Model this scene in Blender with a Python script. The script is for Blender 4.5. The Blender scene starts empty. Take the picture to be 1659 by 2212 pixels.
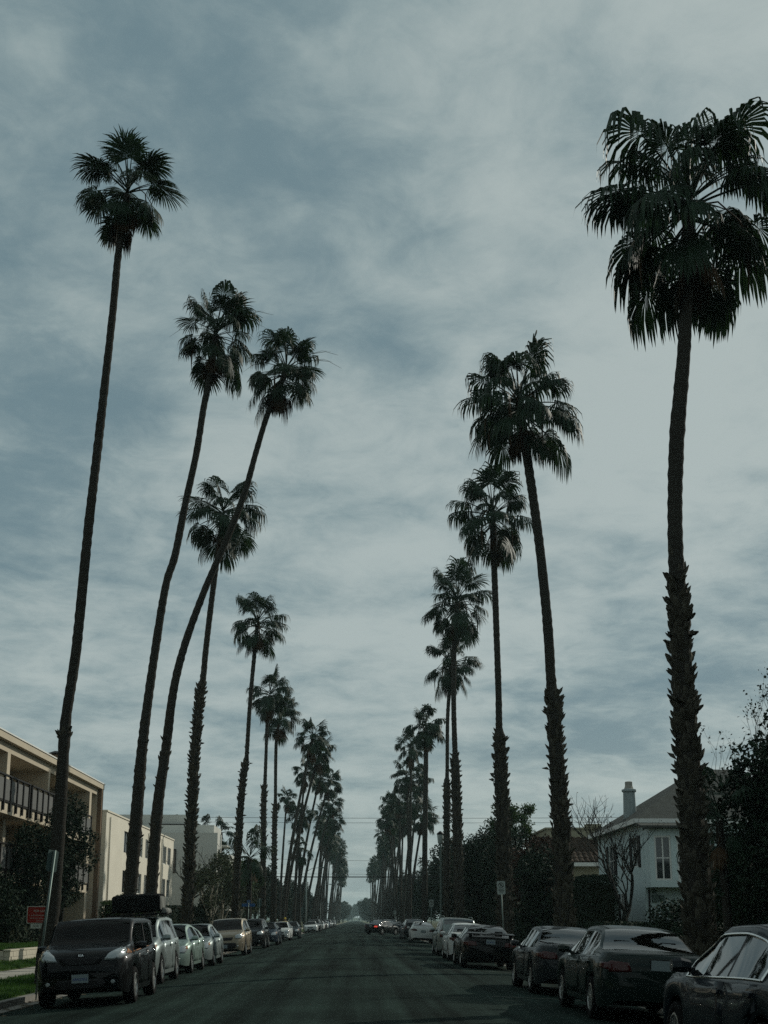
import bpy, bmesh, math, random
import numpy as np
from mathutils import Vector, Matrix, Euler
from mathutils.bvhtree import BVHTree

SC = bpy.context.scene
COL = SC.collection
rnd = random.Random(11)
R = math.radians

# ------------------------------------------------------------------ camera
CAM_H, PITCH, YAW, FPX = 1.45, R(12.5), R(1.335), 2600.0
cam_d = bpy.data.cameras.new('camera')
cam = bpy.data.objects.new('camera', cam_d)
COL.objects.link(cam)
cam.location = (0, 0, CAM_H)
cam.rotation_euler = (math.pi / 2 + PITCH, 0, -YAW)
cam_d.sensor_fit = 'VERTICAL'
cam_d.sensor_height = 36.0
cam_d.lens = 36.0 * FPX / 2212.0
cam_d.shift_y = 305.0 / 2212.0
cam_d.clip_start = 0.1
cam_d.clip_end = 9000.0
SC.camera = cam
RM = cam.rotation_euler.to_matrix()


def at(u, v, Y):
    """the place seen at (u, v) of the 1659 x 2212 photograph, Y metres down the street"""
    d = RM @ Vector(((u - 829.5) / FPX, -(v - 1411.0) / FPX, -1.0))
    k = Y / d.y
    return Vector((d.x * k, Y, CAM_H + d.z * k))


def px(n, Y):
    return n * Y / FPX


# ------------------------------------------------------------------ light
SUN_AZ, SUN_EL = R(50), R(30)        # azimuth from +Y towards +X
SC.view_settings.view_transform = 'Standard'
SC.view_settings.look = 'None'
SC.view_settings.exposure = 0.0
SC.view_settings.gamma = 1.0
SC.view_settings.use_curve_mapping = False
SC.cycles.use_denoising = False      # the photograph is grainy; keep the fine grain of the render
SC.cycles.max_bounces = 6
SC.cycles.diffuse_bounces = 2
SC.cycles.glossy_bounces = 3
SC.cycles.transparent_max_bounces = 12
SC.cycles.volume_bounces = 0
SC.cycles.caustics_reflective = False
SC.cycles.caustics_refractive = False

world = bpy.data.worlds.new('World')
SC.world = world
world.use_nodes = True
nt = world.node_tree
nt.nodes.clear()
N = nt.nodes.new
L = nt.links.new
out = N('ShaderNodeOutputWorld')
bg = N('ShaderNodeBackground')
bg.inputs['Strength'].default_value = 0.1
L(bg.outputs[0], out.inputs[0])
sky = N('ShaderNodeTexSky')
sky.sky_type = 'NISHITA'
sky.sun_disc = False
sky.sun_elevation = SUN_EL
sky.sun_rotation = SUN_AZ
sky.air_density = 1.0
sky.dust_density = 1.5
sky.ozone_density = 1.5
tc = N('ShaderNodeTexCoord')
sep = N('ShaderNodeSeparateXYZ')
L(tc.outputs['Generated'], sep.inputs[0])


def wmath(op, a, b=None, c=None, clamp=False):
    n = N('ShaderNodeMath')
    n.operation = op
    n.use_clamp = clamp
    for i, x in enumerate((a, b, c)):
        if x is None:
            continue
        if isinstance(x, (int, float)):
            n.inputs[i].default_value = x
        else:
            L(x, n.inputs[i])
    return n.outputs[0]


def wnoise(vec, scale, detail, rough, dist=0.0):
    n = N('ShaderNodeTexNoise')
    n.inputs['Scale'].default_value = scale
    n.inputs['Detail'].default_value = detail
    n.inputs['Roughness'].default_value = rough
    n.inputs['Distortion'].default_value = dist
    L(vec, n.inputs['Vector'])
    return n.outputs['Fac']


def wramp(fac, lo, hi):
    n = N('ShaderNodeMapRange')
    n.interpolation_type = 'SMOOTHSTEP'
    n.inputs['From Min'].default_value = lo
    n.inputs['From Max'].default_value = hi
    L(fac, n.inputs['Value'])
    return n.outputs[0]


zc = wmath('ADD', wmath('MAXIMUM', sep.outputs['Z'], 0.0), 0.16)   # cloud sheet seen in perspective
cx = wmath('DIVIDE', sep.outputs['X'], zc)
cy = wmath('DIVIDE', sep.outputs['Y'], zc)
comb = N('ShaderNodeCombineXYZ')
L(cx, comb.inputs[0])
L(cy, comb.inputs[1])
map1 = N('ShaderNodeMapping')                                      # long soft streaks
map1.inputs['Rotation'].default_value = (0, 0, R(25))
map1.inputs['Scale'].default_value = (1.0, 0.85, 1.0)
map1.inputs['Location'].default_value = (3.1, 1.7, 0.0)
L(comb.outputs[0], map1.inputs['Vector'])
big = wnoise(map1.outputs[0], 1.25, 6.0, 0.50, 0.35)
map2 = N('ShaderNodeMapping')
map2.inputs['Rotation'].default_value = (0, 0, R(-30))
map2.inputs['Scale'].default_value = (0.9, 0.95, 1.0)
map2.inputs['Location'].default_value = (7.3, 2.2, 4.0)
L(comb.outputs[0], map2.inputs['Vector'])
mid = wnoise(map2.outputs[0], 3.2, 8.0, 0.58, 0.35)
wisp = wnoise(map2.outputs[0], 10.0, 7.0, 0.64, 0.5)
fac = wmath('ADD', wmath('MULTIPLY', big, 0.38), wmath('ADD', wmath('MULTIPLY', mid, 0.41), wmath('MULTIPLY', wisp, 0.21)))


def wspot(u, v, r_in, r_out):
    """1 inside a round patch of sky about the place seen at (u, v), fading to 0 outside"""
    d = (RM @ Vector(((u - 829.5) / FPX, -(v - 1411.0) / FPX, -1.0))).normalized()
    n = N('ShaderNodeVectorMath')
    n.operation = 'DOT_PRODUCT'
    nrm = N('ShaderNodeVectorMath')
    nrm.operation = 'NORMALIZE'
    L(tc.outputs['Generated'], nrm.inputs[0])
    L(nrm.outputs[0], n.inputs[0])
    n.inputs[1].default_value = d
    return wramp(n.outputs['Value'], math.cos(R(r_out)), math.cos(R(r_in)))


# where this sky is thinner (a blue-grey gap low on the right, a grey upper left) and where it is thicker
for (u, v, a, b, k) in ((1480, 1390, 2, 11, -0.055), (-40, 60, 2, 18, -0.03), (560, 220, 1, 9, -0.008), (60, 900, 2, 10, -0.012), (980, 1000, 3, 14, 0.03), (1560, 900, 3, 10, 0.035), (700, 1320, 2, 9, -0.015), (960, 420, 2, 13, -0.022)):
    fac = wmath('ADD', fac, wmath('MULTIPLY', wspot(u, v, a, b), k))
cl = wramp(fac, 0.355, 0.600)
ramp = N('ShaderNodeValToRGB')
L(cl, ramp.inputs[0])
cr = ramp.color_ramp
cr.elements[0].position = 0.0
cr.elements[0].color = (0.170, 0.258, 0.288, 1)
cr.elements[1].position = 1.0
cr.elements[1].color = (0.452, 0.527, 0.512, 1)
e = cr.elements.new(0.45)
e.color = (0.300, 0.388, 0.395, 1)
# toward the horizon the sheet thins to an even pale haze
hz = wramp(sep.outputs['Z'], 0.20, -0.02)
mixh = N('ShaderNodeMix')
mixh.data_type = 'RGBA'
L(wmath('MULTIPLY', hz, 0.55), mixh.inputs[0])
L(ramp.outputs[0], mixh.inputs[6])
mixh.inputs[7].default_value = (0.400, 0.480, 0.470, 1)
scl = N('ShaderNodeVectorMath')
scl.operation = 'SCALE'
L(mixh.outputs[2], scl.inputs[0])
scl.inputs['Scale'].default_value = 8.9
mixs = N('ShaderNodeMix')
mixs.data_type = 'RGBA'
mixs.inputs[0].default_value = 0.94                                # the clear sky behind shows a little through
L(sky.outputs[0], mixs.inputs[6])
L(scl.outputs[0], mixs.inputs[7])
L(mixs.outputs[2], bg.inputs['Color'])

sun_d = bpy.data.lights.new('sun', 'SUN')
sun_d.energy = 2.8
sun_d.angle = R(0.6)
sun_d.color = (0.97, 0.94, 0.82)
sun = bpy.data.objects.new('sun', sun_d)
COL.objects.link(sun)
SUN_V = Vector((math.sin(SUN_AZ) * math.cos(SUN_EL), math.cos(SUN_AZ) * math.cos(SUN_EL), math.sin(SUN_EL)))
sun.rotation_euler = SUN_V.to_track_quat('Z', 'Y').to_euler()
sun.location = (60, 40, 80)

# ------------------------------------------------------------------ materials
MATS = {}


def mat(name, col, rough=0.7, metal=0.0, var=0.0, scale=3.0, bump=0.0, bscale=20.0, coat=0.0, spec=0.08,
        island=0.0, col2=None, stretch=None, bw=0.5, trans=None):
    if name in MATS:
        return MATS[name]
    m = bpy.data.materials.new(name)
    m.use_nodes = True
    t = m.node_tree
    b = t.nodes['Principled BSDF']
    b.inputs['Base Color'].default_value = (*col, 1)
    b.inputs['Roughness'].default_value = rough
    b.inputs['Metallic'].default_value = metal
    b.inputs['Coat Weight'].default_value = coat
    b.inputs['Coat Roughness'].default_value = 0.04
    b.inputs['Specular IOR Level'].default_value = spec
    tcn = t.nodes.new('ShaderNodeTexCoord')
    src = tcn.outputs['Object']
    if stretch:
        mp = t.nodes.new('ShaderNodeMapping')
        mp.inputs['Scale'].default_value = stretch
        t.links.new(src, mp.inputs['Vector'])
        src = mp.outputs[0]
    colout = None
    if var > 0 or col2:
        n = t.nodes.new('ShaderNodeTexNoise')
        n.inputs['Scale'].default_value = scale
        n.inputs['Detail'].default_value = 6
        n.inputs['Roughness'].default_value = 0.62
        t.links.new(src, n.inputs['Vector'])
        r = t.nodes.new('ShaderNodeMapRange')
        r.inputs['From Min'].default_value = 0.5 - bw * 0.5
        r.inputs['From Max'].default_value = 0.5 + bw * 0.5
        t.links.new(n.outputs['Fac'], r.inputs['Value'])
        mx = t.nodes.new('ShaderNodeMix')
        mx.data_type = 'RGBA'
        t.links.new(r.outputs[0], mx.inputs[0])
        c2 = col2 or tuple(c * (1 + var) for c in col)
        c1 = col if col2 else tuple(c * (1 - var) for c in col)
        mx.inputs[6].default_value = (*c1, 1)
        mx.inputs[7].default_value = (*c2, 1)
        colout = mx.outputs[2]
    if island > 0:
        g = t.nodes.new('ShaderNodeNewGeometry')
        r = t.nodes.new('ShaderNodeMapRange')
        r.inputs['To Min'].default_value = 1 - island
        r.inputs['To Max'].default_value = 1 + island
        t.links.new(g.outputs['Random Per Island'], r.inputs['Value'])
        hs = t.nodes.new('ShaderNodeHueSaturation')
        t.links.new(r.outputs[0], hs.inputs['Value'])
        if colout:
            t.links.new(colout, hs.inputs['Color'])
        else:
            hs.inputs['Color'].default_value = (*col, 1)
        colout = hs.outputs[0]
    if colout:
        t.links.new(colout, b.inputs['Base Color'])
    if bump > 0:
        n = t.nodes.new('ShaderNodeTexNoise')
        n.inputs['Scale'].default_value = bscale
        n.inputs['Detail'].default_value = 5
        t.links.new(src, n.inputs['Vector'])
        bp = t.nodes.new('ShaderNodeBump')
        bp.inputs['Strength'].default_value = bump
        bp.inputs['Distance'].default_value = 0.03
        t.links.new(n.outputs['Fac'], bp.inputs['Height'])
        t.links.new(bp.outputs[0], b.inputs['Normal'])
    if trans:
        tr = t.nodes.new('ShaderNodeBsdfTranslucent')
        tr.inputs['Color'].default_value = (*trans, 1)
        ad = t.nodes.new('ShaderNodeAddShader')
        t.links.new(b.outputs[0], ad.inputs[0])
        t.links.new(tr.outputs[0], ad.inputs[1])
        t.links.new(ad.outputs[0], t.nodes['Material Output'].inputs['Surface'])
    MATS[name] = m
    return m


def glass_mat(name, tint, refl=1.0, ior=2.1):
    if name in MATS:
        return MATS[name]
    m = bpy.data.materials.new(name)
    m.use_nodes = True
    t = m.node_tree
    t.nodes.remove(t.nodes['Principled BSDF'])
    tr = t.nodes.new('ShaderNodeBsdfTransparent')
    tr.inputs['Color'].default_value = (*tint, 1)
    gl = t.nodes.new('ShaderNodeBsdfGlossy')
    gl.inputs['Roughness'].default_value = 0.02
    gl.inputs['Color'].default_value = (refl, refl, refl, 1)
    fr = t.nodes.new('ShaderNodeFresnel')
    fr.inputs['IOR'].default_value = ior
    mx = t.nodes.new('ShaderNodeMixShader')
    t.links.new(fr.outputs[0], mx.inputs[0])
    t.links.new(tr.outputs[0], mx.inputs[1])
    t.links.new(gl.outputs[0], mx.inputs[2])
    t.links.new(mx.outputs[0], t.nodes['Material Output'].inputs['Surface'])
    MATS[name] = m
    return m


M_FROND = mat('palm_leaf_green', (0.013, 0.027, 0.015), 0.6, spec=0.12, island=0.35, trans=(0.003, 0.007, 0.002))
M_DEAD = mat('palm_leaf_dry', (0.060, 0.040, 0.024), 0.85, island=0.4)
M_STALK = mat('palm_stalk', (0.055, 0.050, 0.026), 0.6)
M_PTRUNK = mat('palm_bark', (0.036, 0.034, 0.029), 0.95, spec=0.05, var=0.35, scale=5, bump=0.7, bscale=9, stretch=(1, 1, 5))
M_BOOT = mat('palm_leaf_base', (0.058, 0.054, 0.042), 0.95, spec=0.05, var=0.6, scale=14, island=0.5, bump=0.8, bscale=30, stretch=(1, 1, 0.3))
M_LEAF = mat('leaf_dark_green', (0.017, 0.031, 0.018), 0.8, spec=0.12, island=0.5)
M_LEAF2 = mat('leaf_mid_green', (0.032, 0.056, 0.024), 0.8, spec=0.12, island=0.5, trans=(0.008, 0.014, 0.003))
M_LEAF3 = mat('leaf_grey_green', (0.060, 0.072, 0.042), 0.85, spec=0.12, island=0.5)
M_LEAF4 = mat('leaf_red_brown', (0.055, 0.034, 0.024), 0.85, spec=0.12, island=0.5)
M_BARK = mat('bark_dark', (0.014, 0.015, 0.013), 0.9, spec=0.05, var=0.4, scale=6, bump=0.5, stretch=(1, 1, 0.3))
M_BARKW = mat('bark_pale', (0.30, 0.28, 0.23), 0.9, var=0.45, scale=5)
M_ASPH = None
M_CONC = mat('concrete', (0.30, 0.285, 0.25), 0.9, var=0.18, scale=2.0, bump=0.15, bscale=60)
M_KERB = mat('kerb_concrete', (0.21, 0.20, 0.18), 0.9, var=0.3, scale=1.5, bump=0.2, bscale=50)
M_KERBRED = mat('kerb_red_paint', (0.35, 0.07, 0.05), 0.8, var=0.3, scale=2)
M_LAWN = mat('lawn', (0.040, 0.075, 0.020), 0.95, col2=(0.075, 0.085, 0.032), scale=1.2, bump=0.6, bscale=30)
M_GRASS = mat('grass_blade', (0.032, 0.075, 0.018), 0.7, island=0.45, trans=(0.012, 0.026, 0.004))
M_EARTH = mat('ground_earth', (0.060, 0.055, 0.036), 0.95, col2=(0.050, 0.062, 0.028), scale=0.3)
M_TAN = mat('stucco_tan', (0.46, 0.40, 0.31), 0.95, var=0.08, scale=0.8, bump=0.15, bscale=50)
M_TANDK = mat('stucco_brown', (0.16, 0.115, 0.08), 0.95, var=0.1, scale=0.8, bump=0.15, bscale=50)
M_CREAM = mat('stucco_cream', (0.62, 0.58, 0.49), 0.95, var=0.07, scale=0.7, bump=0.12, bscale=50)
M_WHITE = mat('stucco_white', (0.53, 0.62, 0.62), 0.95, var=0.07, scale=0.7, bump=0.12, bscale=50)
M_GREYB = mat('stucco_pale_grey', (0.50, 0.50, 0.46), 0.95, var=0.10, scale=0.5, bump=0.12, bscale=50)
M_YELL = mat('stucco_yellow', (0.30, 0.28, 0.20), 0.95, var=0.1, scale=0.8)
M_TRIM = mat('trim_white', (0.66, 0.66, 0.63), 0.6)
M_DARKM = mat('dark_metal', (0.022, 0.020, 0.019), 0.5, metal=0.3)
M_RAILP = mat('rail_panel', (0.13, 0.13, 0.125), 0.6)
M_GALV = mat('galvanised_steel', (0.11, 0.145, 0.135), 0.5, metal=0.6)
M_SIGNBACK = mat('sign_back', (0.055, 0.085, 0.080), 0.5, metal=0.3)
M_SIGNW = mat('sign_white', (0.28, 0.32, 0.30), 0.5)
M_SIGNBLK = mat('sign_black', (0.02, 0.02, 0.02), 0.5)
M_SIGNRED = mat('sign_red', (0.14, 0.014, 0.010), 0.6, var=0.2, scale=6)
M_SIGNBLUE = mat('sign_blue', (0.03, 0.09, 0.22), 0.5)
M_WPANE = mat('window_pane', (0.03, 0.036, 0.038), 0.05, spec=0.8)
M_SHINGLE = mat('roof_shingle', (0.070, 0.074, 0.068), 0.95, spec=0.05, var=0.25, scale=4, bump=0.4, bscale=12)
M_TILE = mat('roof_tile', (0.050, 0.036, 0.027), 0.9, var=0.3, scale=2, island=0.3)
M_BLOCK = mat('block_wall', (0.46, 0.42, 0.34), 0.95, var=0.12, scale=3, bump=0.3, bscale=25)
M_RUBBER = mat('tyre_rubber', (0.010, 0.010, 0.010), 0.9, spec=0.05)
M_ALLOY = mat('wheel_alloy', (0.36, 0.37, 0.36), 0.35, metal=0.85)
M_ALLOYD = mat('wheel_alloy_dull', (0.22, 0.22, 0.22), 0.4, metal=0.7)
M_WELL = mat('wheel_well', (0.008, 0.008, 0.008), 0.95)
M_BLACKPL = mat('black_plastic', (0.010, 0.010, 0.011), 0.55, spec=0.2)
M_INTER = mat('car_interior', (0.022, 0.022, 0.024), 0.9)
M_CHROME = mat('chrome', (0.72, 0.73, 0.72), 0.12, metal=1.0)
M_LENS = mat('headlight_lens', (0.30, 0.33, 0.34), 0.16, metal=0.3, coat=0.8)
M_AMBER = mat('indicator_amber', (0.26, 0.11, 0.04), 0.4, coat=0.2)
M_TAILR = mat('taillight_red', (0.042, 0.006, 0.006), 0.25, coat=0.5)
M_PLATE = mat('plate_white', (0.20, 0.24, 0.25), 0.5)
M_PLATEBL = mat('plate_blue', (0.03, 0.05, 0.20), 0.5)
M_CGLASS = glass_mat('car_glass', (0.34, 0.38, 0.37))
M_WGLASS = glass_mat('windscreen_glass', (0.22, 0.26, 0.25), 0.36, 1.45)
M_CGLASSD = glass_mat('car_glass_tinted', (0.10, 0.11, 0.11))
M_BAG = mat('bag_fabric', (0.010, 0.011, 0.011), 0.85, spec=0.05, var=0.3, scale=5, bump=0.4, bscale=14)
M_BAGEND = mat('bag_fabric_grey', (0.17, 0.175, 0.16), 0.8, var=0.35, scale=6, bump=0.4, bscale=14)  # daylight on the bag's end painted in as paler fabric; also the rolled mat
M_SKIN = mat('skin', (0.33, 0.20, 0.14), 0.6)
M_YELLOW = mat('yellow_cloth', (0.62, 0.46, 0.06), 0.85)
M_JEANS = mat('dark_jeans', (0.03, 0.035, 0.05), 0.9)
M_HAIR = mat('hair_dark', (0.02, 0.015, 0.012), 0.7)
M_WIRE = mat('wire_black', (0.012, 0.012, 0.012), 0.7)
M_BRAKE = bpy.data.materials.new('brake_light_lit')
M_BRAKE.use_nodes = True
_b = M_BRAKE.node_tree.nodes['Principled BSDF']
_b.inputs['Base Color'].default_value = (0.4, 0.02, 0.015, 1)
_b.inputs['Emission Color'].default_value = (1.0, 0.10, 0.06, 1)
_b.inputs['Emission Strength'].default_value = 0.5

PAINTS = {
    'black': (0.002, 0.003, 0.0035), 'silver': (0.20, 0.235, 0.23), 'palesilver': (0.20, 0.265, 0.235),
    'white': (0.46, 0.48, 0.47), 'gold': (0.215, 0.185, 0.135), 'navy': (0.012, 0.020, 0.030),
    'charcoal': (0.012, 0.016, 0.018), 'green': (0.006, 0.014, 0.012), 'grey': (0.13, 0.14, 0.14),
    'maroon': (0.07, 0.014, 0.014), 'blue': (0.02, 0.045, 0.10), 'darkgreyblue': (0.008, 0.012, 0.016),
}


def paint(c):
    met = 0.55 if c in ('silver', 'palesilver', 'gold', 'grey') else 0.0
    return mat('car_paint_' + c, PAINTS[c], 0.40, metal=met, coat=0.30, var=0.06, scale=3, spec=0.05)


# ------------------------------------------------------------------ object helpers
def link(o, parent=None):
    COL.objects.link(o)
    if parent is not None:
        o.parent = parent
    return o


def tag(o, label=None, cat=None, group=None, kind=None):
    if label:
        o['label'] = label
    if cat:
        o['category'] = cat
    if group:
        o['group'] = group
    if kind:
        o['kind'] = kind
    return o


def empty(name, loc, rot=(0, 0, 0), label=None, cat=None, group=None):
    o = bpy.data.objects.new(name, None)
    o.empty_display_size = 0.3
    o.location = loc
    o.rotation_euler = rot
    link(o)
    return tag(o, label, cat, group)


class MB:
    def __init__(s):
        s.v, s.f = [], []

    def add(s, vs, fs):
        b = len(s.v)
        s.v.extend([tuple(x) for x in vs])
        s.f.extend([tuple(i + b for i in f) for f in fs])
        return s

    def quad(s, a, b, c, d):
        return s.add([a, b, c, d], [(0, 1, 2, 3)])

    def box(s, lo, hi):
        x0, y0, z0 = lo
        x1, y1, z1 = hi
        return s.add([(x0, y0, z0), (x1, y0, z0), (x1, y1, z0), (x0, y1, z0), (x0, y0, z1), (x1, y0, z1), (x1, y1, z1), (x0, y1, z1)],
                     [(0, 3, 2, 1), (4, 5, 6, 7), (0, 1, 5, 4), (1, 2, 6, 5), (2, 3, 7, 6), (3, 0, 4, 7)])

    def tube(s, pts, rad, n=8, cap=True, jitter=0.0, rg=None):
        pts = [Vector(p) for p in pts]
        if isinstance(rad, (int, float)):
            rad = [rad] * len(pts)
        b = len(s.v)
        ref = None
        for i, p in enumerate(pts):
            t = (pts[min(i + 1, len(pts) - 1)] - pts[max(i - 1, 0)])
            t = t.normalized() if t.length > 1e-9 else Vector((0, 0, 1))
            if ref is None:
                ref = Vector((1, 0, 0)) if abs(t.x) < 0.8 else Vector((0, 1, 0))
            a = (ref - t * ref.dot(t)).normalized()
            ref = a
            c = t.cross(a)
            for k in range(n):
                th = 2 * math.pi * k / n
                r = rad[i] * (1 + (rg.uniform(-jitter, jitter) if rg else 0))
                s.v.append(tuple(p + (a * math.cos(th) + c * math.sin(th)) * r))
        for i in range(len(pts) - 1):
            for k in range(n):
                k2 = (k + 1) % n
                s.f.append((b + i * n + k, b + i * n + k2, b + (i + 1) * n + k2, b + (i + 1) * n + k))
        if cap:
            s.f.append(tuple(b + k for k in reversed(range(n))))
            s.f.append(tuple(b + (len(pts) - 1) * n + k for k in range(n)))
        return s

    def lathe(s, prof, n=16, axis='z', org=(0, 0, 0)):
        b = len(s.v)
        for (r, h) in prof:
            for k in range(n):
                th = 2 * math.pi * k / n
                if axis == 'z':
                    p = (r * math.cos(th), r * math.sin(th), h)
                else:
                    p = (h, r * math.cos(th), r * math.sin(th))
                s.v.append((p[0] + org[0], p[1] + org[1], p[2] + org[2]))
        for i in range(len(prof) - 1):
            for k in range(n):
                k2 = (k + 1) % n
                s.f.append((b + i * n + k, b + i * n + k2, b + (i + 1) * n + k2, b + (i + 1) * n + k))
        s.f.append(tuple(b + k for k in reversed(range(n))))
        s.f.append(tuple(b + (len(prof) - 1) * n + k for k in range(n)))
        return s

    def mesh(s, name, m, smooth=False):
        me = bpy.data.meshes.new(name)
        me.from_pydata(s.v, [], s.f)
        if m:
            me.materials.append(m)
        if smooth:
            me.polygons.foreach_set('use_smooth', [True] * len(me.polygons))
        me.update()
        return me

    def build(s, name, m, parent=None, smooth=False):
        return link(bpy.data.objects.new(name, s.mesh(name, m, smooth)), parent)


def np_mesh(name, v, quads, m, smooth=False):
    me = bpy.data.meshes.new(name)
    nv, nq = len(v), len(quads)
    me.vertices.add(nv)
    me.vertices.foreach_set('co', np.asarray(v, dtype=np.float32).ravel())
    me.loops.add(nq * 4)
    me.loops.foreach_set('vertex_index', np.asarray(quads, dtype=np.int32).ravel())
    me.polygons.add(nq)
    me.polygons.foreach_set('loop_start', np.arange(0, nq * 4, 4, dtype=np.int32))
    me.polygons.foreach_set('loop_total', np.full(nq, 4, dtype=np.int32))
    if smooth:
        me.polygons.foreach_set('use_smooth', np.ones(nq, dtype=bool))
    me.materials.append(m)
    me.update(calc_edges=True)
    return me


def put(name, me, parent=None, loc=(0, 0, 0), rot=(0, 0, 0), scale=1.0):
    o = bpy.data.objects.new(name, me)
    o.location = loc
    o.rotation_euler = rot
    o.scale = (scale,) * 3 if isinstance(scale, (int, float)) else scale
    return link(o, parent)


def copy_tree(o, parent=None, kids=None):
    if kids is None:
        kids = {}
        for x in SC.objects:
            if x.parent is not None:
                kids.setdefault(x.parent.name, []).append(x)
    c = o.copy()
    COL.objects.link(c)
    if parent is not None:
        c.parent = parent
    for k in kids.get(o.name, ()):
        copy_tree(k, c, kids)
    return c


# ------------------------------------------------------------------ ground, road, kerbs
XC = -0.45           # crown of the road
HALF = 6.40          # half width to the kerb face
CROWN = 0.0058
CROSS0, CROSS1 = 129.0, 142.0     # the side street


def road_z(x):
    return -CROWN * (x - XC) ** 2


GUT = -CROWN * HALF ** 2
KTOP = GUT + 0.13


def gz(x):
    """height of the ground beside the street"""
    d = abs(x - XC)
    if d < HALF:
        return road_z(x)
    if d < 8.6:
        return KTOP + (d - HALF) / (8.6 - HALF) * (-0.05 - KTOP)
    if d < 10.1:
        return -0.05
    if x < 0:
        if d < 10.6:
            return -0.05 + (d - 10.1) / 0.5 * 0.18
        return 0.13 + min(1.0, (d - 10.6) / 4.0) * 1.0
    return -0.05 + min(1.0, (d - 10.1) / 3.0) * 0.35


def strip(mb, xs, zs, y0, y1, ny=1):
    b = len(mb.v)
    for j in range(ny + 1):
        y = y0 + (y1 - y0) * j / ny
        for x, z in zip(xs, zs):
            mb.v.append((x, y, z))
    n = len(xs)
    for j in range(ny):
        for i in range(n - 1):
            mb.f.append((b + j * n + i, b + j * n + i + 1, b + (j + 1) * n + i + 1, b + (j + 1) * n + i))


mb = MB()
gx = [-1500, -200, -60, XC - 14.6, XC - 10.6, XC - 10.1, XC - 8.0, XC, XC + 8.0, XC + 10.1, XC + 13.1, 60, 200, 1500]
gzv = [1.1, 1.1, 1.12, 1.13, 0.13, -0.06, -0.42, -0.42, -0.42, -0.06, 0.30, 0.30, 0.3, 0.3]
strip(mb, gx, gzv, -120, 2950, 30)
ground = tag(mb.build('ground', M_EARTH), 'earth and lawn behind the pavements reaching to the horizon', None, None, 'structure')


def asphalt():
    m = bpy.data.materials.new('asphalt')
    m.use_nodes = True
    t = m.node_tree
    b = t.nodes['Principled BSDF']
    b.inputs['Roughness'].default_value = 0.82
    b.inputs['Specular IOR Level'].default_value = 0.015
    nn, ll = t.nodes.new, t.links.new
    tcn = nn('ShaderNodeTexCoord')
    obj = tcn.outputs['Object']

    def noise(scale, detail, stretch=None, rough=0.6):
        n = nn('ShaderNodeTexNoise')
        n.inputs['Scale'].default_value = scale
        n.inputs['Detail'].default_value = detail
        n.inputs['Roughness'].default_value = rough
        if stretch:
            mp = nn('ShaderNodeMapping')
            mp.inputs['Scale'].default_value = stretch
            ll(obj, mp.inputs['Vector'])
            ll(mp.outputs[0], n.inputs['Vector'])
        else:
            ll(obj, n.inputs['Vector'])
        return n.outputs['Fac']

    def rng(v, a, b2, c, d):
        r = nn('ShaderNodeMapRange')
        for k, x in zip(('From Min', 'From Max', 'To Min', 'To Max'), (a, b2, c, d)):
            r.inputs[k].default_value = x
        ll(v, r.inputs['Value'])
        return r.outputs[0]

    def mul(a, b2):
        q = nn('ShaderNodeMath')
        q.operation = 'MULTIPLY'
        ll(a, q.inputs[0])
        ll(b2, q.inputs[1])
        return q.outputs[0]

    tracks = rng(noise(1.0, 5, (1.5, 0.035, 1)), 0.36, 0.66, 0.50, 1.75)       # wheel tracks along the lane
    patch = rng(noise(0.22, 4), 0.35, 0.65, 0.72, 1.30)
    grain = rng(noise(38.0, 3, None, 0.7), 0.3, 0.7, 0.72, 1.28)
    grit = rng(noise(7.0, 4, None, 0.7), 0.35, 0.65, 0.82, 1.2)
    k = mul(mul(tracks, patch), mul(grain, grit))
    sc = nn('ShaderNodeVectorMath')
    sc.operation = 'SCALE'
    sc.inputs[0].default_value = (0.0125, 0.0205, 0.0175)
    ll(k, sc.inputs['Scale'])
    ll(sc.outputs[0], b.inputs['Base Color'])
    bp = nn('ShaderNodeBump')
    bp.inputs['Strength'].default_value = 0.5
    bp.inputs['Distance'].default_value = 0.02
    ll(noise(60, 4), bp.inputs['Height'])
    ll(bp.outputs[0], b.inputs['Normal'])
    return m


M_ASPH = asphalt()
mb = MB()
xs = [XC + HALF * (i / 8.0 - 1.0) for i in range(17)]
strip(mb, xs, [road_z(x) for x in xs], -60, 2600, 60)
tag(mb.build('road', M_ASPH, smooth=True), 'dark worn asphalt street running straight to the horizon', None, None, 'structure')
mb = MB()
for s in (-1, 1):      # the side street, each arm
    x0, x1 = XC + s * HALF, XC + s * 90
    mb.quad((min(x0, x1), CROSS0 + 1.5, GUT + 0.002), (max(x0, x1), CROSS0 + 1.5, GUT + 0.002),
            (max(x0, x1), CROSS1 - 1.5, GUT + 0.002), (min(x0, x1), CROSS1 - 1.5, GUT + 0.002))
tag(mb.build('side_street', M_ASPH), 'asphalt side street crossing beyond the parked cars', None, None, 'structure')

# thin pale lines of uneven tone on the right, square to the kerb
M_MARK = mat('road_paint', (0.13, 0.14, 0.12), 0.85, col2=(0.05, 0.055, 0.05), scale=5, bw=0.3)
for i, y in enumerate((18.1, 25.1, 38.8)):
    mb = MB()
    n = 8
    for k in range(n):
        xa, xb = 2.75 + k * 0.40, 2.75 + (k + 1) * 0.40
        if xb > XC + HALF:
            break
        mb.quad((xa, y, road_z(xa) + 0.006), (xb, y, road_z(xb) + 0.006), (xb, y + 0.11, road_z(xb) + 0.006), (xa, y + 0.11, road_z(xa) + 0.006))
    tag(mb.build('road_marking', M_MARK), None, None, None, 'structure')


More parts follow.
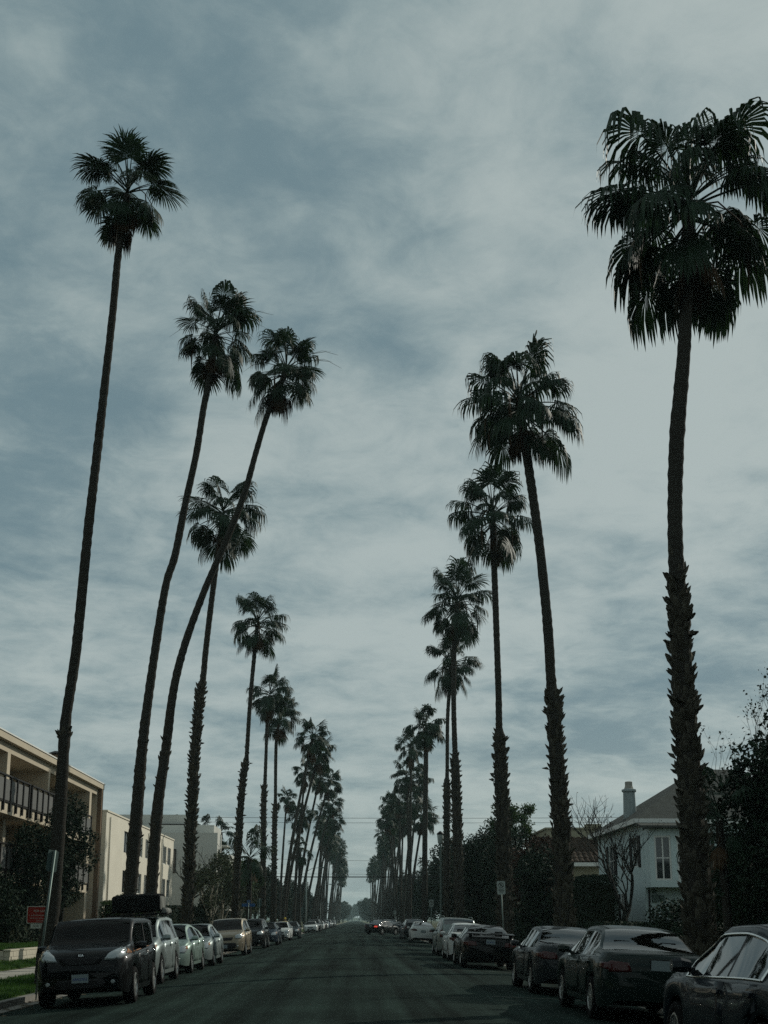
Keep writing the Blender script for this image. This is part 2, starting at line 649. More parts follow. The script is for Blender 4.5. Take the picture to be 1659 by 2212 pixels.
def kerb_run(s, y0, y1, m):
    mb = MB()
    xa, xb = XC + s * HALF, XC + s * (HALF + 0.16)
    y = y0
    while y < y1 - 0.01:
        ye = min(y + (3.0 if y < 150 else 40.0), y1)
        lo, hi = min(xa, xb), max(xa, xb)
        mb.box((lo, y + 0.006, GUT - 0.3), (hi, ye - 0.006, KTOP))
        y = ye
    return tag(mb.build('kerb', m), None, None, None, 'structure')


def gutter_run(s, y0, y1):
    mb = MB()
    xa, xb = XC + s * (HALF - 0.42), XC + s * HALF
    lo, hi = min(xa, xb), max(xa, xb)
    strip(mb, [lo, hi], [road_z(lo) + 0.004, road_z(hi) + 0.004], y0, y1, 20)
    return tag(mb.build('gutter', M_KERB), None, None, None, 'structure')


for s in (-1, 1):
    kerb_run(s, -20, CROSS0 - 9.5, M_KERB)
    kerb_run(s, CROSS0 - 9.5, CROSS0 - 1.0, M_KERBRED if s < 0 else M_KERB)
    kerb_run(s, CROSS1 + 1.0, 1500, M_KERB)
    gutter_run(s, -20, CROSS0 - 0.5)
    gutter_run(s, CROSS1 + 0.5, 900)
    for (y0, y1) in ((-20, CROSS0 - 1), (CROSS1 + 1, 1500)):
        mb = MB()
        xa, xb = XC + s * (HALF + 0.16), XC + s * 8.6
        lo, hi = (xa, xb) if s > 0 else (xb, xa)
        strip(mb, [lo, hi], [gz(lo) if s < 0 else KTOP, KTOP if s < 0 else gz(hi)], y0, y1, 30)
        tag(mb.build('parkway', M_LAWN), None, None, None, 'structure')
        # pavement: slabs laid one by one near the camera, the far run as one sheet with joints
        base = MB()
        xa, xb = XC + s * 8.6, XC + s * 10.1
        lo, hi = min(xa, xb), max(xa, xb)
        base.box((lo, y0, -0.30), (hi, y1, -0.075))
        sw = tag(base.build('sidewalk', M_CONC), None, None, None, 'structure')
        if y0 < 0:
            slab_me = None
            y = 14.0
            k = 0
            while y < 100:
                if slab_me is None:
                    q = MB()
                    q.box((-0.742, -0.592, -0.05), (0.742, 0.592, 0.0))
                    slab_me = q.mesh('slab', M_CONC)
                put('slab', slab_me, sw, ((lo + hi) / 2, y, -0.048 + rnd.uniform(-0.006, 0.006)), (0, rnd.uniform(-0.004, 0.004), 0))
                y += 1.2
            y0 = y - 0.6
        q = MB()
        y = y0
        while y < y1 - 0.1:
            ye = min(y + (2.4 if y < 200 else 60), y1)
            q.box((lo + 0.01, y + 0.01, -0.1), (hi - 0.01, ye - 0.01, -0.048))
            y = ye
        f = tag(q.build('paving', M_CONC, sw), None, None, None, 'stuff')

# front lawns left and right, sheets a little above the ground
mb = MB()
xs = [XC - 14.4, XC - 10.6, XC - 10.1]
strip(mb, xs, [gz(x) + 0.012 for x in xs], -20, CROSS0 - 3, 20)
tag(mb.build('lawn', M_LAWN), 'mown front lawn rising behind the left pavement', None, None, 'structure')
mb = MB()
xs = [XC + 10.1, XC + 13.1, XC + 16]
strip(mb, xs, [gz(x) + 0.012 for x in xs], -20, CROSS0 - 3, 20)
tag(mb.build('lawn', M_LAWN), 'front gardens behind the right pavement', None, None, 'structure')

# grass blades where the left verge is close enough to read as grass
rs = np.random.RandomState(4)


def grass(n, x0, x1, y0, y1, zf, h0, h1, label):
    x = rs.uniform(x0, x1, n)
    y = rs.uniform(y0, y1, n)
    z = np.array([zf(a) for a in x])
    h = rs.uniform(h0, h1, n)
    a = rs.uniform(0, 2 * np.pi, n)
    w = rs.uniform(0.006, 0.014, n)
    lean = rs.uniform(0, 0.5, n) * h
    la = rs.uniform(0, 2 * np.pi, n)
    dx, dy = np.cos(a) * w, np.sin(a) * w
    v = np.zeros((n, 4, 3))
    v[:, 0] = np.stack([x - dx, y - dy, z - 0.01], 1)
    v[:, 1] = np.stack([x + dx, y + dy, z - 0.01], 1)
    tx, ty = x + np.cos(la) * lean, y + np.sin(la) * lean
    v[:, 2] = np.stack([tx + dx * 0.25, ty + dy * 0.25, z + h], 1)
    v[:, 3] = np.stack([tx - dx * 0.25, ty - dy * 0.25, z + h], 1)
    q = np.arange(n * 4).reshape(n, 4)
    o = put('grass', np_mesh('grass', v.reshape(-1, 3), q, M_GRASS))
    tag(o, label, None, None, 'stuff')


grass(30000, XC - 8.55, XC - 6.6, 19, 48, gz, 0.04, 0.10, 'green grass of the verge between kerb and pavement')
grass(22000, XC - 10.62, XC - 10.12, 24, 60, gz, 0.04, 0.10, 'green grass strip along the low wall')

# dry leaves and bark scraps blown into the gutters
n = 2600
side = rs.choice([-1, 1], n)
x = XC + side * (HALF - np.abs(rs.normal(0, 0.35, n)) - 0.03)
y = rs.uniform(9, 75, n)
a = rs.uniform(0, 2 * np.pi, n)
l_, w_ = rs.uniform(0.03, 0.11, n), rs.uniform(0.012, 0.03, n)
z = -CROWN * (x - XC) ** 2 + 0.012
ca, sa = np.cos(a), np.sin(a)
v = np.zeros((n, 4, 3))
for k, (p, q) in enumerate(((-1, 0), (0, -1), (1, 0), (0, 1))):
    v[:, k] = np.stack([x + p * l_ * ca - q * w_ * sa, y + p * l_ * sa + q * w_ * ca, z + rs.uniform(0, 0.02, n)], 1)
tag(put('leaf_litter', np_mesh('leaf_litter', v.reshape(-1, 3), np.arange(n * 4).reshape(n, 4), mat('dry_litter', (0.07, 0.055, 0.035), 0.9, island=0.5))),
    'dry leaf scraps along the gutters', None, None, 'stuff')

# ------------------------------------------------------------------ palms
# frond shapes: petiole plus a fan of narrow drooping segments
FROND = {}


def frond_mesh(elev, petiole, R_, droop, n, dead=False, seed=0, key=None, lod=0):
    rg = random.Random(seed)
    mb = MB()
    # petiole, an arc that sags
    pts = []
    p = Vector((0, 0, 0))
    a = elev
    k = 6 if lod == 0 else 3
    for i in range(k + 1):
        pts.append(p.copy())
        p = p + Vector((math.cos(a), 0, math.sin(a))) * (petiole / k)
        a -= R(26 if not dead else 14) / k * (0.4 + 1.2 * i / k) * (math.cos(elev) * 0.8 + 0.35)
    mb.tube(pts, [0.034 - 0.016 * i / k for i in range(k + 1)], 4 if lod == 0 else 3, cap=False)
    H = pts[-1]
    D = Vector((math.cos(a), 0, math.sin(a)))
    S = Vector((0, 1, 0))
    Nn = Vector((-math.sin(a), 0, math.cos(a)))
    span = R(118) if not dead else R(70)
    roll = rg.uniform(-0.25, 0.25)
    S = (S * math.cos(roll) + Nn * math.sin(roll)).normalized()
    Nn = S.cross(D) * -1
    down = Vector((0, 0, -1))
    steps = [0.0, 0.28, 0.52, 0.76, 1.0] if lod == 0 else [0.0, 0.45, 0.75, 1.0]
    for i in range(n):
        th = -span + 2 * span * (i + 0.5) / n + rg.uniform(-0.03, 0.03)
        d = (D * math.cos(th) + S * math.sin(th) + Nn * (0.18 - 0.30 * abs(math.sin(th)))).normalized()
        l = R_ * (0.80 + 0.24 * math.cos(th * 0.8)) * rg.uniform(0.86, 1.08)
        side = (S * math.cos(th) - D * math.sin(th)).normalized()
        w0 = l * (span / n) * (1.04 if lod == 0 else 1.15)
        p = H + D * (0.10 * R_ * max(0.0, math.cos(th)))
        prev = p.copy()
        dr = droop * rg.uniform(0.75, 1.25)
        base = len(mb.v)
        for j, t in enumerate(steps):
            if j > 0:
                b = min(0.97, dr * max(0.0, (t - 0.30) / 0.55) ** 1.15)
                dd = (d * (1 - b) + down * b).normalized()
                p = prev + dd * l * (t - steps[j - 1])
            w = w0 * (min(t, 0.55)) * (1.0 if t < 0.6 else (1.15 - t) / 0.55)
            if j == len(steps) - 1:
                mb.v.append(tuple(p))
            else:
                mb.v.append(tuple(p - side * w))
                mb.v.append(tuple(p + side * w))
            prev = p.copy()
        m_ = len(steps)
        for j in range(m_ - 2):
            mb.f.append((base + 2 * j, base + 2 * j + 1, base + 2 * j + 3, base + 2 * j + 2))
        mb.f.append((base + 2 * (m_ - 2), base + 2 * (m_ - 2) + 1, base + 2 * (m_ - 1)))
    return mb


ELEV = [82, 66, 50, 36, 22, 8, -6, -22, -40, -58]
NV = 3
DROOP = (0.35, 0.72, 1.05)
for lod, nseg in ((0, 34), (1, 18)):
    for ei, e in enumerate(ELEV):
        for k in range(NV):
            dr = DROOP[k] * (0.85 + 0.25 * (1 - max(0, e) / 90))
            FROND[(lod, ei, k)] = frond_mesh(R(e), 1.36 + 0.12 * (k - 1), 1.04 + 0.05 * k, min(dr, 1.15), nseg, False, 100 * ei + k, lod=lod)
    for k in range(3):
        FROND[(lod, 'dead', k)] = frond_mesh(R(-58 - 9 * k), 0.70 + 0.15 * k, 1.0, 0.9, nseg * 2 // 3, True, 900 + k, lod=lod)
FROND_ME = {k: v.mesh('frond', M_DEAD if k[1] == 'dead' else M_FROND) for k, v in FROND.items()}
mb = MB()
mb.tube([(0, 0, 0), (0.5, 0, 0.42), (1.1, 0, 0.72), (1.7, 0, 0.80), (2.25, 0, 0.62)], [0.018, 0.016, 0.013, 0.010, 0.004], 4, cap=False)
mb.tube([(1.1, 0, 0.72), (1.5, 0.12, 0.90), (1.9, 0.22, 0.92)], [0.010, 0.008, 0.003], 3, cap=False)
STALK_ME = mb.mesh('flower_stalk', M_STALK)
mb = MB()      # a limp, dried flower stalk hanging below the leaves
mb.tube([(0, 0, 0), (0.5, 0, 0.10), (0.85, 0, -0.25), (0.95, 0, -0.85), (0.93, 0.03, -1.5)], [0.02, 0.018, 0.02, 0.035, 0.01], 4, cap=False)
mb.tube([(0.85, 0, -0.25), (1.1, 0.1, -0.7), (1.12, 0.14, -1.2)], [0.012, 0.022, 0.006], 3, cap=False)
LIMP_ME = mb.mesh('flower_stalk', M_DEAD)


def boot_mesh(l, w, seed):
    """the stub of an old leaf base: a split wedge that points up and out"""
    rg = random.Random(seed)
    mb = MB()
    t = 0.035
    tip = rg.uniform(0.05, 0.12)
    mb.add([(0.0, -w / 2, 0), (0.0, w / 2, 0), (tip * 0.35 + t, -w * 0.42, l * 0.5), (tip * 0.35 + t, w * 0.42, l * 0.5),
            (tip, -w * 0.26, l), (tip, w * 0.20, l * 0.92), (-0.02, -w * 0.3, l * 0.55), (-0.02, w * 0.3, l * 0.55)],
           [(0, 1, 3, 2), (2, 3, 5, 4), (0, 2, 6), (1, 7, 3), (2, 4, 6), (3, 7, 5), (6, 4, 5, 7)])
    return mb


BOOT = [boot_mesh(0.19 + 0.03 * k, 0.14 + 0.015 * (k % 2), k) for k in range(4)]
BOOT_ME = [b.mesh('leaf_base', M_BOOT) for b in BOOT]


def poly_at(pts, s):
    """point on a polyline by its height z"""
    for a, b in zip(pts, pts[1:]):
        if b.z >= s:
            t = (s - a.z) / max(1e-6, b.z - a.z)
            return a + (b - a) * t
    return pts[-1].copy()


def radius_at(pts, rad, z):
    for (a, b), (ra, rb) in zip(zip(pts, pts[1:]), zip(rad, rad[1:])):
        if b.z >= z:
            t = max(0.0, min(1.0, (z - a.z) / max(1e-6, b.z - a.z)))
            return ra + (rb - ra) * t
    return rad[-1]


def smooth_path(pts, rad, step):
    """resample a trunk path with a Catmull-Rom spline"""
    P, Q = [], []
    n = len(pts)
    for i in range(n - 1):
        p0, p1, p2, p3 = pts[max(i - 1, 0)], pts[i], pts[i + 1], pts[min(i + 2, n - 1)]
        k = max(2, int((p2 - p1).length / step))
        for j in range(k):
            t = j / k
            P.append(0.5 * ((2 * p1) + (p2 - p0) * t + (2 * p0 - 5 * p1 + 4 * p2 - p3) * t * t + (3 * p1 - p0 - 3 * p2 + p3) * t ** 3))
            Q.append(rad[i] + (rad[i + 1] - rad[i]) * t)
    P.append(pts[-1])
    Q.append(rad[-1])
    return P, Q


def make_palm(label, pts, rad, boot_top, crown, scale, nf, boots='parts', dead=6, limp=2, stalks=2, lod=0, seed=0, nb=7, row=0.25, kk=(0, 1, 1, 2), keep=0.72, skip=0.10, collar=None, boot_s=1.0,
              group='tall palms along the kerb', boot_r=1.0, hang=0.0):
    """pts: trunk path (Vector), rad: radii, boot_top: height below which old leaf bases stay on, crown: where the leaves start"""
    rg = random.Random(seed)
    base = pts[0]
    root = empty('palm_tree', base, (0, 0, 0), label, 'palm tree', group)
    P, Q = smooth_path(pts + [crown - Vector((0, 0, 0.15))], rad + [rad[-1] * 1.0], 0.15 if lod == 0 else 0.6)
    mb = MB()
    ring = [q * (1 + (0.05 if i % 2 else -0.03) + rg.uniform(-0.035, 0.035)) for i, q in enumerate(Q)]
    if boots != 'none':
        ring = [r_ * (0.90 if p.z < boot_top and skip < 0.3 else 1.0) for r_, p in zip(ring, P)]
    mb.tube([p - base for p in P], ring, 14 if lod == 0 else 8, jitter=0.03 if lod == 0 else 0.0, rg=rg)
    trunk = mb.build('trunk', M_PTRUNK, root, smooth=True)
    if boots != 'none':
        z = base.z + 0.35
        joined = MB()
        n_part = 0
        i = 0
        while z < boot_top + (0.9 if skip < 0.3 else 0.0):
            above = z > boot_top
            c = poly_at(P, z)
            r_ = radius_at(P, Q, z) * 0.88 * boot_r
            near_top = (boot_top - z) < 1.0
            for k in range(nb):
                if rg.random() < (skip if not above else 0.74 + 0.26 * (z - boot_top) / 0.9):
                    continue
                a = 2 * math.pi * (k + 0.5 * (i % 2)) / nb + rg.uniform(-0.22, 0.22)
                if lod == 0 and boots == 'parts' and math.sin(a) > 0.45:
                    continue                                  # the far side of the trunk, never in view
                s = boot_s * rg.uniform(0.70, 1.25) * (r_ / 0.20) ** 0.6 * (1.15 if near_top else 1.0)
                dz = rg.uniform(-0.08, 0.08)
                loc = Vector((math.cos(a) * r_, math.sin(a) * r_, dz)) + c - base
                tilt = rg.uniform(-0.25, 0.25) + (rg.uniform(0.4, 0.9) if rg.random() < 0.10 else 0)
                if boots == 'parts' and n_part < 290 and rg.random() < keep:
                    n_part += 1
                    put('leaf_base', BOOT_ME[rg.randrange(4)], trunk, loc, Euler((rg.uniform(-.4, .4), tilt, a)), s)
                else:
                    Mx = Matrix.LocRotScale(loc, Euler((rg.uniform(-.2, .2), tilt, a)), Vector((s, s, s)))
                    bt = BOOT[rg.randrange(4)]
                    joined.add([Mx @ Vector(v) for v in bt.v], bt.f)
            z += row * (r_ / 0.20) ** 0.5 if boots != 'parts' else row
            i += 1
        if joined.v:
            tag(joined.build('leaf_bases', M_BOOT, trunk), None, None, None, 'stuff')
    if collar:                 # a ring of torn old leaf bases left high on a clean trunk
        c = poly_at(P, collar)
        r_ = radius_at(P, Q, collar)
        for k in range(9):
            a = 2 * math.pi * k / 9 + rg.uniform(-.2, .2)
            put('leaf_base', BOOT_ME[k % 4], trunk, Vector((math.cos(a) * r_ * .85, math.sin(a) * r_ * .85, rg.uniform(-.16, .10))) + c - base, (0, rg.uniform(-.2, .35), a), rg.uniform(0.6, 0.95))
    # leaves
    ga = 2.39996
    cr = crown - base
    axis = (P[-1] - P[-4]).normalized() if len(P) > 4 else Vector((0, 0, 1))
    az0 = rg.uniform(0, 6.28)
    jit = [(rg.uniform(-9, 9), rg.uniform(-0.35, 0.35)) for _ in range(nf)]
    for i in range(nf):
        nc = max(8, int(nf / 2.6))                 # leaves crowd together into clumps with sky between them
        j = i % nc
        t = (j + 0.5) / nc
        e = 80 - 130 * t ** 0.95 + jit[j][0] + rg.uniform(-11, 11) - hang * t
        ei = min(range(len(ELEV)), key=lambda q: abs(ELEV[q] - e))
        a = az0 + j * ga + jit[j][1] + rg.uniform(-0.30, 0.30)
        dz = (0.20 - 0.75 * t) * scale
        loc = cr + axis * dz
        put('frond', FROND_ME[(lod, ei, rg.choice(kk))], root, loc, (rg.uniform(-.16, .16), rg.uniform(-.12, .12), a), scale * rg.uniform(0.72, 1.14))
    for i in range(dead):
        a = az0 + 1.0 + i * ga * 1.7
        put('frond', FROND_ME[(lod, 'dead', i % 3)], root, cr + axis * (-0.55 * scale - 0.05 * i * scale), (rg.uniform(-.1, .1), rg.uniform(-.1, .1), a), scale * rg.uniform(0.75, 1.1))['label'] = 'dry brown hanging leaf'
    for i in range(limp):
        a = rg.choice((0.2, 2.9, -0.3, 3.4, -1.2, -2.0)) + rg.uniform(-.3, .3)
        put('flower_stalk', LIMP_ME, root, cr + axis * (-0.1 * scale), (0, 0, a), scale * rg.uniform(1.0, 1.35))
    for i in range(stalks):
        a = (0.3 if i % 2 == 0 else 2.8) + rg.uniform(-.5, .5)
        put('flower_stalk', STALK_ME, root, cr, (0, rg.uniform(-0.25, 0.35), a), scale * rg.uniform(0.95, 1.3))
    return root


def palm_from_photo(label, Y, path, crown, boot_v, **kw):
    """path: (u, v, width) of the trunk from the ground up as it stands Y metres down the street"""
    pts = [at(u, v, Y) for (u, v, w) in path]
    rad = [px(w, Y) / 2 for (u, v, w) in path]
    x0 = pts[0].x
    g = gz(x0) - 0.05
    if pts[0].z > g:
        pts.insert(0, Vector((x0 - (pts[1].x - x0) * 0.05, Y, g)))
        rad.insert(0, rad[0] * 1.06)
    else:
        pts[0].z = g
    bt = at(path[0][0], boot_v, Y).z if boot_v else -1
    return make_palm(label, pts, rad, bt, at(crown[0], crown[1], Y), **kw)


palm_from_photo('nearest palm on the right with rough leaf stubs up half its thick trunk', 23.3,
                [(1511, 1995, 66), (1500, 1850, 60), (1490, 1700, 54), (1478, 1540, 52), (1470, 1400, 48), (1465, 1290, 44), (1461, 1225, 36), (1458, 1100, 33),
                 (1462, 950, 36), (1470, 850, 33), (1478, 750, 31), (1482, 650, 30)],
                (1488, 436), 1243, scale=1.06, nf=60, dead=4, limp=2, stalks=1, seed=1, nb=13, row=0.165, boot_r=1.02, boot_s=0.80, kk=(1, 1, 2, 2))
palm_from_photo('second palm on the right, its crown hiding part of the palm behind', 38.6,
                [(1219, 1990, 40), (1213, 1800, 37), (1203, 1650, 35), (1195, 1510, 32), (1191, 1480, 22), (1183, 1350, 22), (1168, 1200, 21), (1155, 1100, 21), (1142, 1010, 21)],
                (1122, 868), 1500, scale=1.02, nf=52, dead=5, limp=3, stalks=0, seed=2, nb=12, row=0.18, boot_r=1.05, boot_s=0.78, kk=(1, 1, 2, 2))
palm_from_photo('straight palm behind the leaning right one, before the dark ivy trees', 53.7,
                [(1091, 1990, 31), (1085, 1750, 29), (1082, 1680, 29), (1080, 1600, 27), (1078, 1570, 15), (1077, 1500, 14), (1072, 1350, 14), (1067, 1210, 14)],
                (1064, 1112), 1592, scale=0.98, nf=50, dead=5, limp=2, stalks=0, seed=3, nb=11, row=0.19, boot_r=1.05, boot_s=0.85, kk=(1, 1, 2))
palm_from_photo('palm on the right beside the lamp post, full round crown', 76.8,
                [(992, 1990, 23), (988, 1800, 22), (985, 1700, 21), (984, 1650, 19), (983, 1625, 12), (980, 1520, 11), (981, 1400, 11), (985, 1350, 11)],
                (988, 1298), 1645, scale=1.14, nf=48, boots='joined', dead=4, limp=2, stalks=0, seed=4, nb=8, row=0.3)
palm_from_photo('shorter crowned palm on the right just left of the lamp post', 87.7,
                [(965, 1990, 15), (965, 1850, 15), (965, 1700, 14), (966, 1670, 8), (967, 1550, 8), (972, 1480, 8)],
                (974, 1432), 1700, scale=1.03, nf=46, boots='joined', dead=5, limp=2, stalks=0, seed=5, nb=8, row=0.32)
palm_from_photo('slim palm on the right last before the cross street', 115.0,
                [(917, 1990, 12), (918, 1800, 11), (920, 1660, 10)],
                (920, 1568), None, scale=1.0, nf=48, boots='none', dead=8, limp=2, stalks=0, seed=6, lod=1)
palm_from_photo('nearest palm on the left behind the black car, small crown on a smooth trunk', 29.9,
                [(98, 2050, 34), (113, 1970, 31), (120, 1877, 30), (129, 1762, 28), (136, 1647, 25), (140, 1585, 26), (144, 1540, 22), (165, 1400, 22), (190, 1150, 21),
                 (213, 950, 20), (243, 680, 17), (256, 545, 17)],
                (275, 412), None, scale=0.68, nf=44, boots='none', collar=at(138, 1585, 29.9).z, dead=8, limp=1, stalks=0, seed=7, kk=(0, 0, 1))
palm_from_photo('second palm on the left, leaning towards the road with two flower stalks sticking out', 39.6,
                [(272, 2000, 29), (278, 1960, 28), (290, 1820, 28), (300, 1700, 25), (310, 1590, 22), (330, 1440, 19), (357, 1270, 17), (378, 1200, 17), (400, 1090, 16),
                 (424, 980, 15), (440, 880, 15), (452, 820, 15)],
                (466, 720), 1560, scale=0.77, nf=48, nb=6, row=0.30, skip=0.55, boot_s=0.62, boot_r=1.08, dead=7, limp=2, stalks=3, seed=8)
palm_from_photo('third palm on the left, the one bending most and crossing its neighbour', 44.4,
                [(319, 2000, 25), (325, 1950, 25), (340, 1750, 24), (358, 1620, 21), (375, 1490, 18), (400, 1390, 17), (440, 1280, 15), (468, 1215, 15), (500, 1140, 15),
                 (530, 1060, 14), (555, 970, 13), (580, 890, 13)],
                (616, 800), 1590, scale=0.80, nf=46, nb=6, row=0.30, skip=0.55, boot_s=0.62, boot_r=1.08, dead=9, limp=3, stalks=3, seed=9)
palm_from_photo('fourth palm on the left, stubbly lower trunk under the crossing palm', 54.0,
                [(403, 1995, 23), (408, 1900, 23), (415, 1750, 22), (423, 1600, 20), (434, 1490, 19), (439, 1465, 13), (445, 1400, 13), (458, 1290, 13), (468, 1215, 12)],
                (482, 1106), 1482, scale=0.90, nf=46, dead=6, limp=1, stalks=1, seed=10, nb=11, row=0.20, boot_r=1.08, boot_s=0.85)
palm_from_photo('fifth palm on the left, alone before the pair, stubby to a third of its height', 75.8,
                [(507, 1990, 16), (516, 1800, 16), (525, 1680, 15), (531, 1650, 14), (533, 1630, 9), (540, 1520, 9), (548, 1430, 9)],
                (556, 1345), 1645, scale=0.92, nf=44, boots='joined', dead=5, limp=1, stalks=0, seed=12, nb=8, row=0.3)
palm_from_photo('left palm of the close pair whose crowns touch', 98.6,
                [(567, 1990, 13), (570, 1720, 13), (572, 1700, 8), (575, 1620, 7), (577, 1560, 7)],
                (583, 1498), 1700, scale=0.95, nf=44, boots='joined', dead=8, limp=1, stalks=0, seed=13, nb=7, row=0.34, lod=0)
palm_from_photo('right palm of the close pair, ragged with hanging dry leaves', 111.0,
                [(591, 1990, 12), (593, 1790, 12), (595, 1740, 11), (595, 1725, 7), (597, 1600, 7)],
                (607, 1542), 1737, scale=1.02, nf=42, boots='joined', dead=11, limp=4, stalks=0, seed=14, nb=7, row=0.36, lod=0)

# palms beyond the side street: (crown u, crown v, distance) as seen, feet in the row
ORD = ['first', 'second', 'third', 'fourth', 'fifth', 'sixth', 'seventh', 'eighth', 'ninth', 'tenth', 'eleventh', 'twelfth', 'thirteenth', 'fourteenth',
       'fifteenth', 'sixteenth', 'seventeenth', 'eighteenth', 'nineteenth', 'twentieth', 'twenty-first', 'twenty-second', 'twenty-third', 'twenty-fourth',
       'twenty-fifth', 'twenty-sixth', 'twenty-seventh', 'twenty-eighth', 'twenty-ninth', 'thirtieth', 'thirty-first', 'thirty-second', 'thirty-third',
       'thirty-fourth', 'thirty-fifth', 'thirty-sixth', 'thirty-seventh', 'thirty-eighth', 'thirty-ninth', 'fortieth', 'forty-first', 'forty-second']


def mid_palm(label, foot, crown, scale, seed, r0=0.19, r1=0.13, nf=30, dead=6):
    pts = []
    for t in (0, 0.25, 0.5, 0.75, 0.95):
        s = t ** 1.5
        pts.append(Vector((foot.x + (crown.x - foot.x) * s, foot.y, foot.z + (crown.z - foot.z) * t)))
    rad = [r0, r0 * 0.95, (r0 + r1) / 2, r1, r1]
    return make_palm(label, pts, rad, -1, crown, scale=scale, nf=nf, boots='none', dead=dead, limp=1, stalks=0, seed=seed, lod=1, group='palms beyond the side street')


MIDL = [(692, 1622, 130), (676, 1592, 124), (660, 1668, 147), (691, 1680, 154), (712, 1690, 162), (648, 1760, 150), (719, 1735, 186), (722, 1775, 206)]
for i, (u, v, Y) in enumerate(MIDL):
    x = XC - 7.1 + rnd.uniform(-.2, .2)
    mid_palm(f'{ORD[i]} palm in the left row counted from the cross street', Vector((x, Y, gz(x))), at(u, v, Y), rnd.uniform(0.80, 0.95), 40 + i, nf=38, dead=9)
c = at(620, 1722, 175)
mid_palm('lone thin palm set back behind the left row', Vector((c.x - 0.8, 175, 0.5)), c, 0.85, 60)
MIDR = [(878, 1672, 150), (862, 1728, 178), (836, 1770, 196), (888, 1612, 146), (905, 1690, 160), (893, 1735, 172), (872, 1755, 185), (848, 1762, 198), (915, 1760, 152)]
for i, (u, v, Y) in enumerate(MIDR):
    x = XC + 7.1 + rnd.uniform(-.2, .2)
    mid_palm(f'{ORD[i]} palm in the right row counted from the cross street', Vector((x, Y, gz(x))), at(u, v, Y), rnd.uniform(0.88, 1.05), 70 + i, nf=38, dead=9)

# far palms: trunk and crown, each a thing; crown shapes shared
FARCROWN = []
for k in range(4):
    rg = random.Random(300 + k)
    mb = MB()
    for i in range(26):
        t = (i + 0.5) / 26
        e = 84 - 135 * t
        ei = min(range(len(ELEV)), key=lambda q: abs(ELEV[q] - e))
        src = FROND[(1, ei, i % NV)]
        Mx = Matrix.LocRotScale(Vector((0, 0, 0.1 - 0.5 * t)), Euler((0, 0, i * 2.4 + k)), Vector((1, 1, 1)) * rg.uniform(0.85, 1.1))
        mb.add([Mx @ Vector(v) for v in src.v], src.f)
    for i in range(6):
        src = FROND[(1, 'dead', i % 3)]
        Mx = Matrix.LocRotScale(Vector((0, 0, -0.5)), Euler((0, 0, i * 1.9 + k)), Vector((1, 1, 1)))
        mb.add([Mx @ Vector(v) for v in src.v], src.f)
    FARCROWN.append(mb.mesh('crown', M_FROND))
for s, nm in ((-1, 'left'), (1, 'right')):
    Y, i = (221.0, 8) if s < 0 else (212.0, 9)
    while Y < 720 and i < len(ORD):
        x = XC + s * (7.1 + rnd.uniform(-.25, .25))
        h = rnd.uniform(17.0, 22.5)
        lean = rnd.uniform(0.4, 3.4) if s < 0 else rnd.uniform(-0.8, 2.6)
        root = empty('palm_tree', (x, Y, gz(x)), (0, 0, 0), f'{ORD[i]} palm in the {nm} row counted from the cross street', 'palm tree', 'palms beyond the side street')
        mb = MB()
        mb.tube([(lean * (t ** 1.5), 0, h * t) for t in (0, .25, .5, .75, 1)], [0.20, 0.19, 0.17, 0.14, 0.13], 6)
        mb.build('trunk', M_PTRUNK, root, smooth=True)
        put('crown', FARCROWN[rnd.randrange(4)], root, (lean, 0, h), (0, 0, rnd.uniform(0, 6)), rnd.uniform(0.95, 1.25))
        Y += rnd.uniform(7, 11) if Y < 420 else rnd.uniform(11, 20)
        i += 1

# a few lower palms in the gardens
for (u, v, Y, sc_, lab) in ((376, 1795, 130, 0.85, 'small palm showing over the cream building roof'),
                            (440, 1790, 140, 0.75, 'small palm half hidden behind the grey terraced building'),
                            (478, 1795, 142, 0.95, 'palm with spread leaves above the grey terraced building'),
                            (540, 1850, 92, 1.0, 'low garden palm with stiff leaves beside the fifth palm'),
                            (648, 1835, 150, 0.8, 'short palm among the left trunks at the side street')):
    c = at(u, v, Y)
    mid_palm(lab, Vector((c.x, Y, 0.6)), c, sc_, int(u), 0.22, 0.18, 22, 2)['group'] = 'small palms in the gardens'
c = at(1552, 1762, 31)
mid_palm('small garden palm with fan leaves in the dark tree on the right', Vector((c.x + 0.1, 31, 0.0)), c, 0.62, 77, 0.12, 0.11, 20, 1)['group'] = 'small palms in the gardens'

# ------------------------------------------------------------------ broadleaf trees, shrubs, hedges
def leaf_cloud(clumps, per, size, seed, flat=0.0, shell=0.55):
    """leaf-sized diamonds scattered through ellipsoid clumps (cx,cy,cz,rx,ry,rz)"""
    r = np.random.RandomState(seed)
    V = []
    for (cx_, cy_, cz_, rx, ry, rz) in clumps:
        n = int(per * (rx * ry * rz) ** (2 / 3) * 3) + 8
        d = r.normal(size=(n, 3))
        d /= np.linalg.norm(d, axis=1)[:, None]
        k = (shell + (1 - shell) * r.rand(n)) ** 1.0
        k *= 1 + 0.22 * np.sin(d[:, 0] * 5 + seed) * np.cos(d[:, 2] * 4 + cx_)
        p = d * k[:, None] * np.array([rx, ry, rz]) + np.array([cx_, cy_, cz_])
        a = r.normal(size=(n, 3)) + d * 0.5
        a[:, 2] -= 0.25
        a /= np.linalg.norm(a, axis=1)[:, None]
        b = np.cross(a, r.normal(size=(n, 3)))
        b /= np.linalg.norm(b, axis=1)[:, None]
        s = size * r.uniform(0.6, 1.3, n)[:, None]
        q = np.stack([p - a * s * 0.5, p + b * s * 0.30, p + a * s * 0.5, p - b * s * 0.30], 1)
        V.append(q.reshape(-1, 3))
    V = np.concatenate(V)
    return V, np.arange(len(V)).reshape(-1, 4)


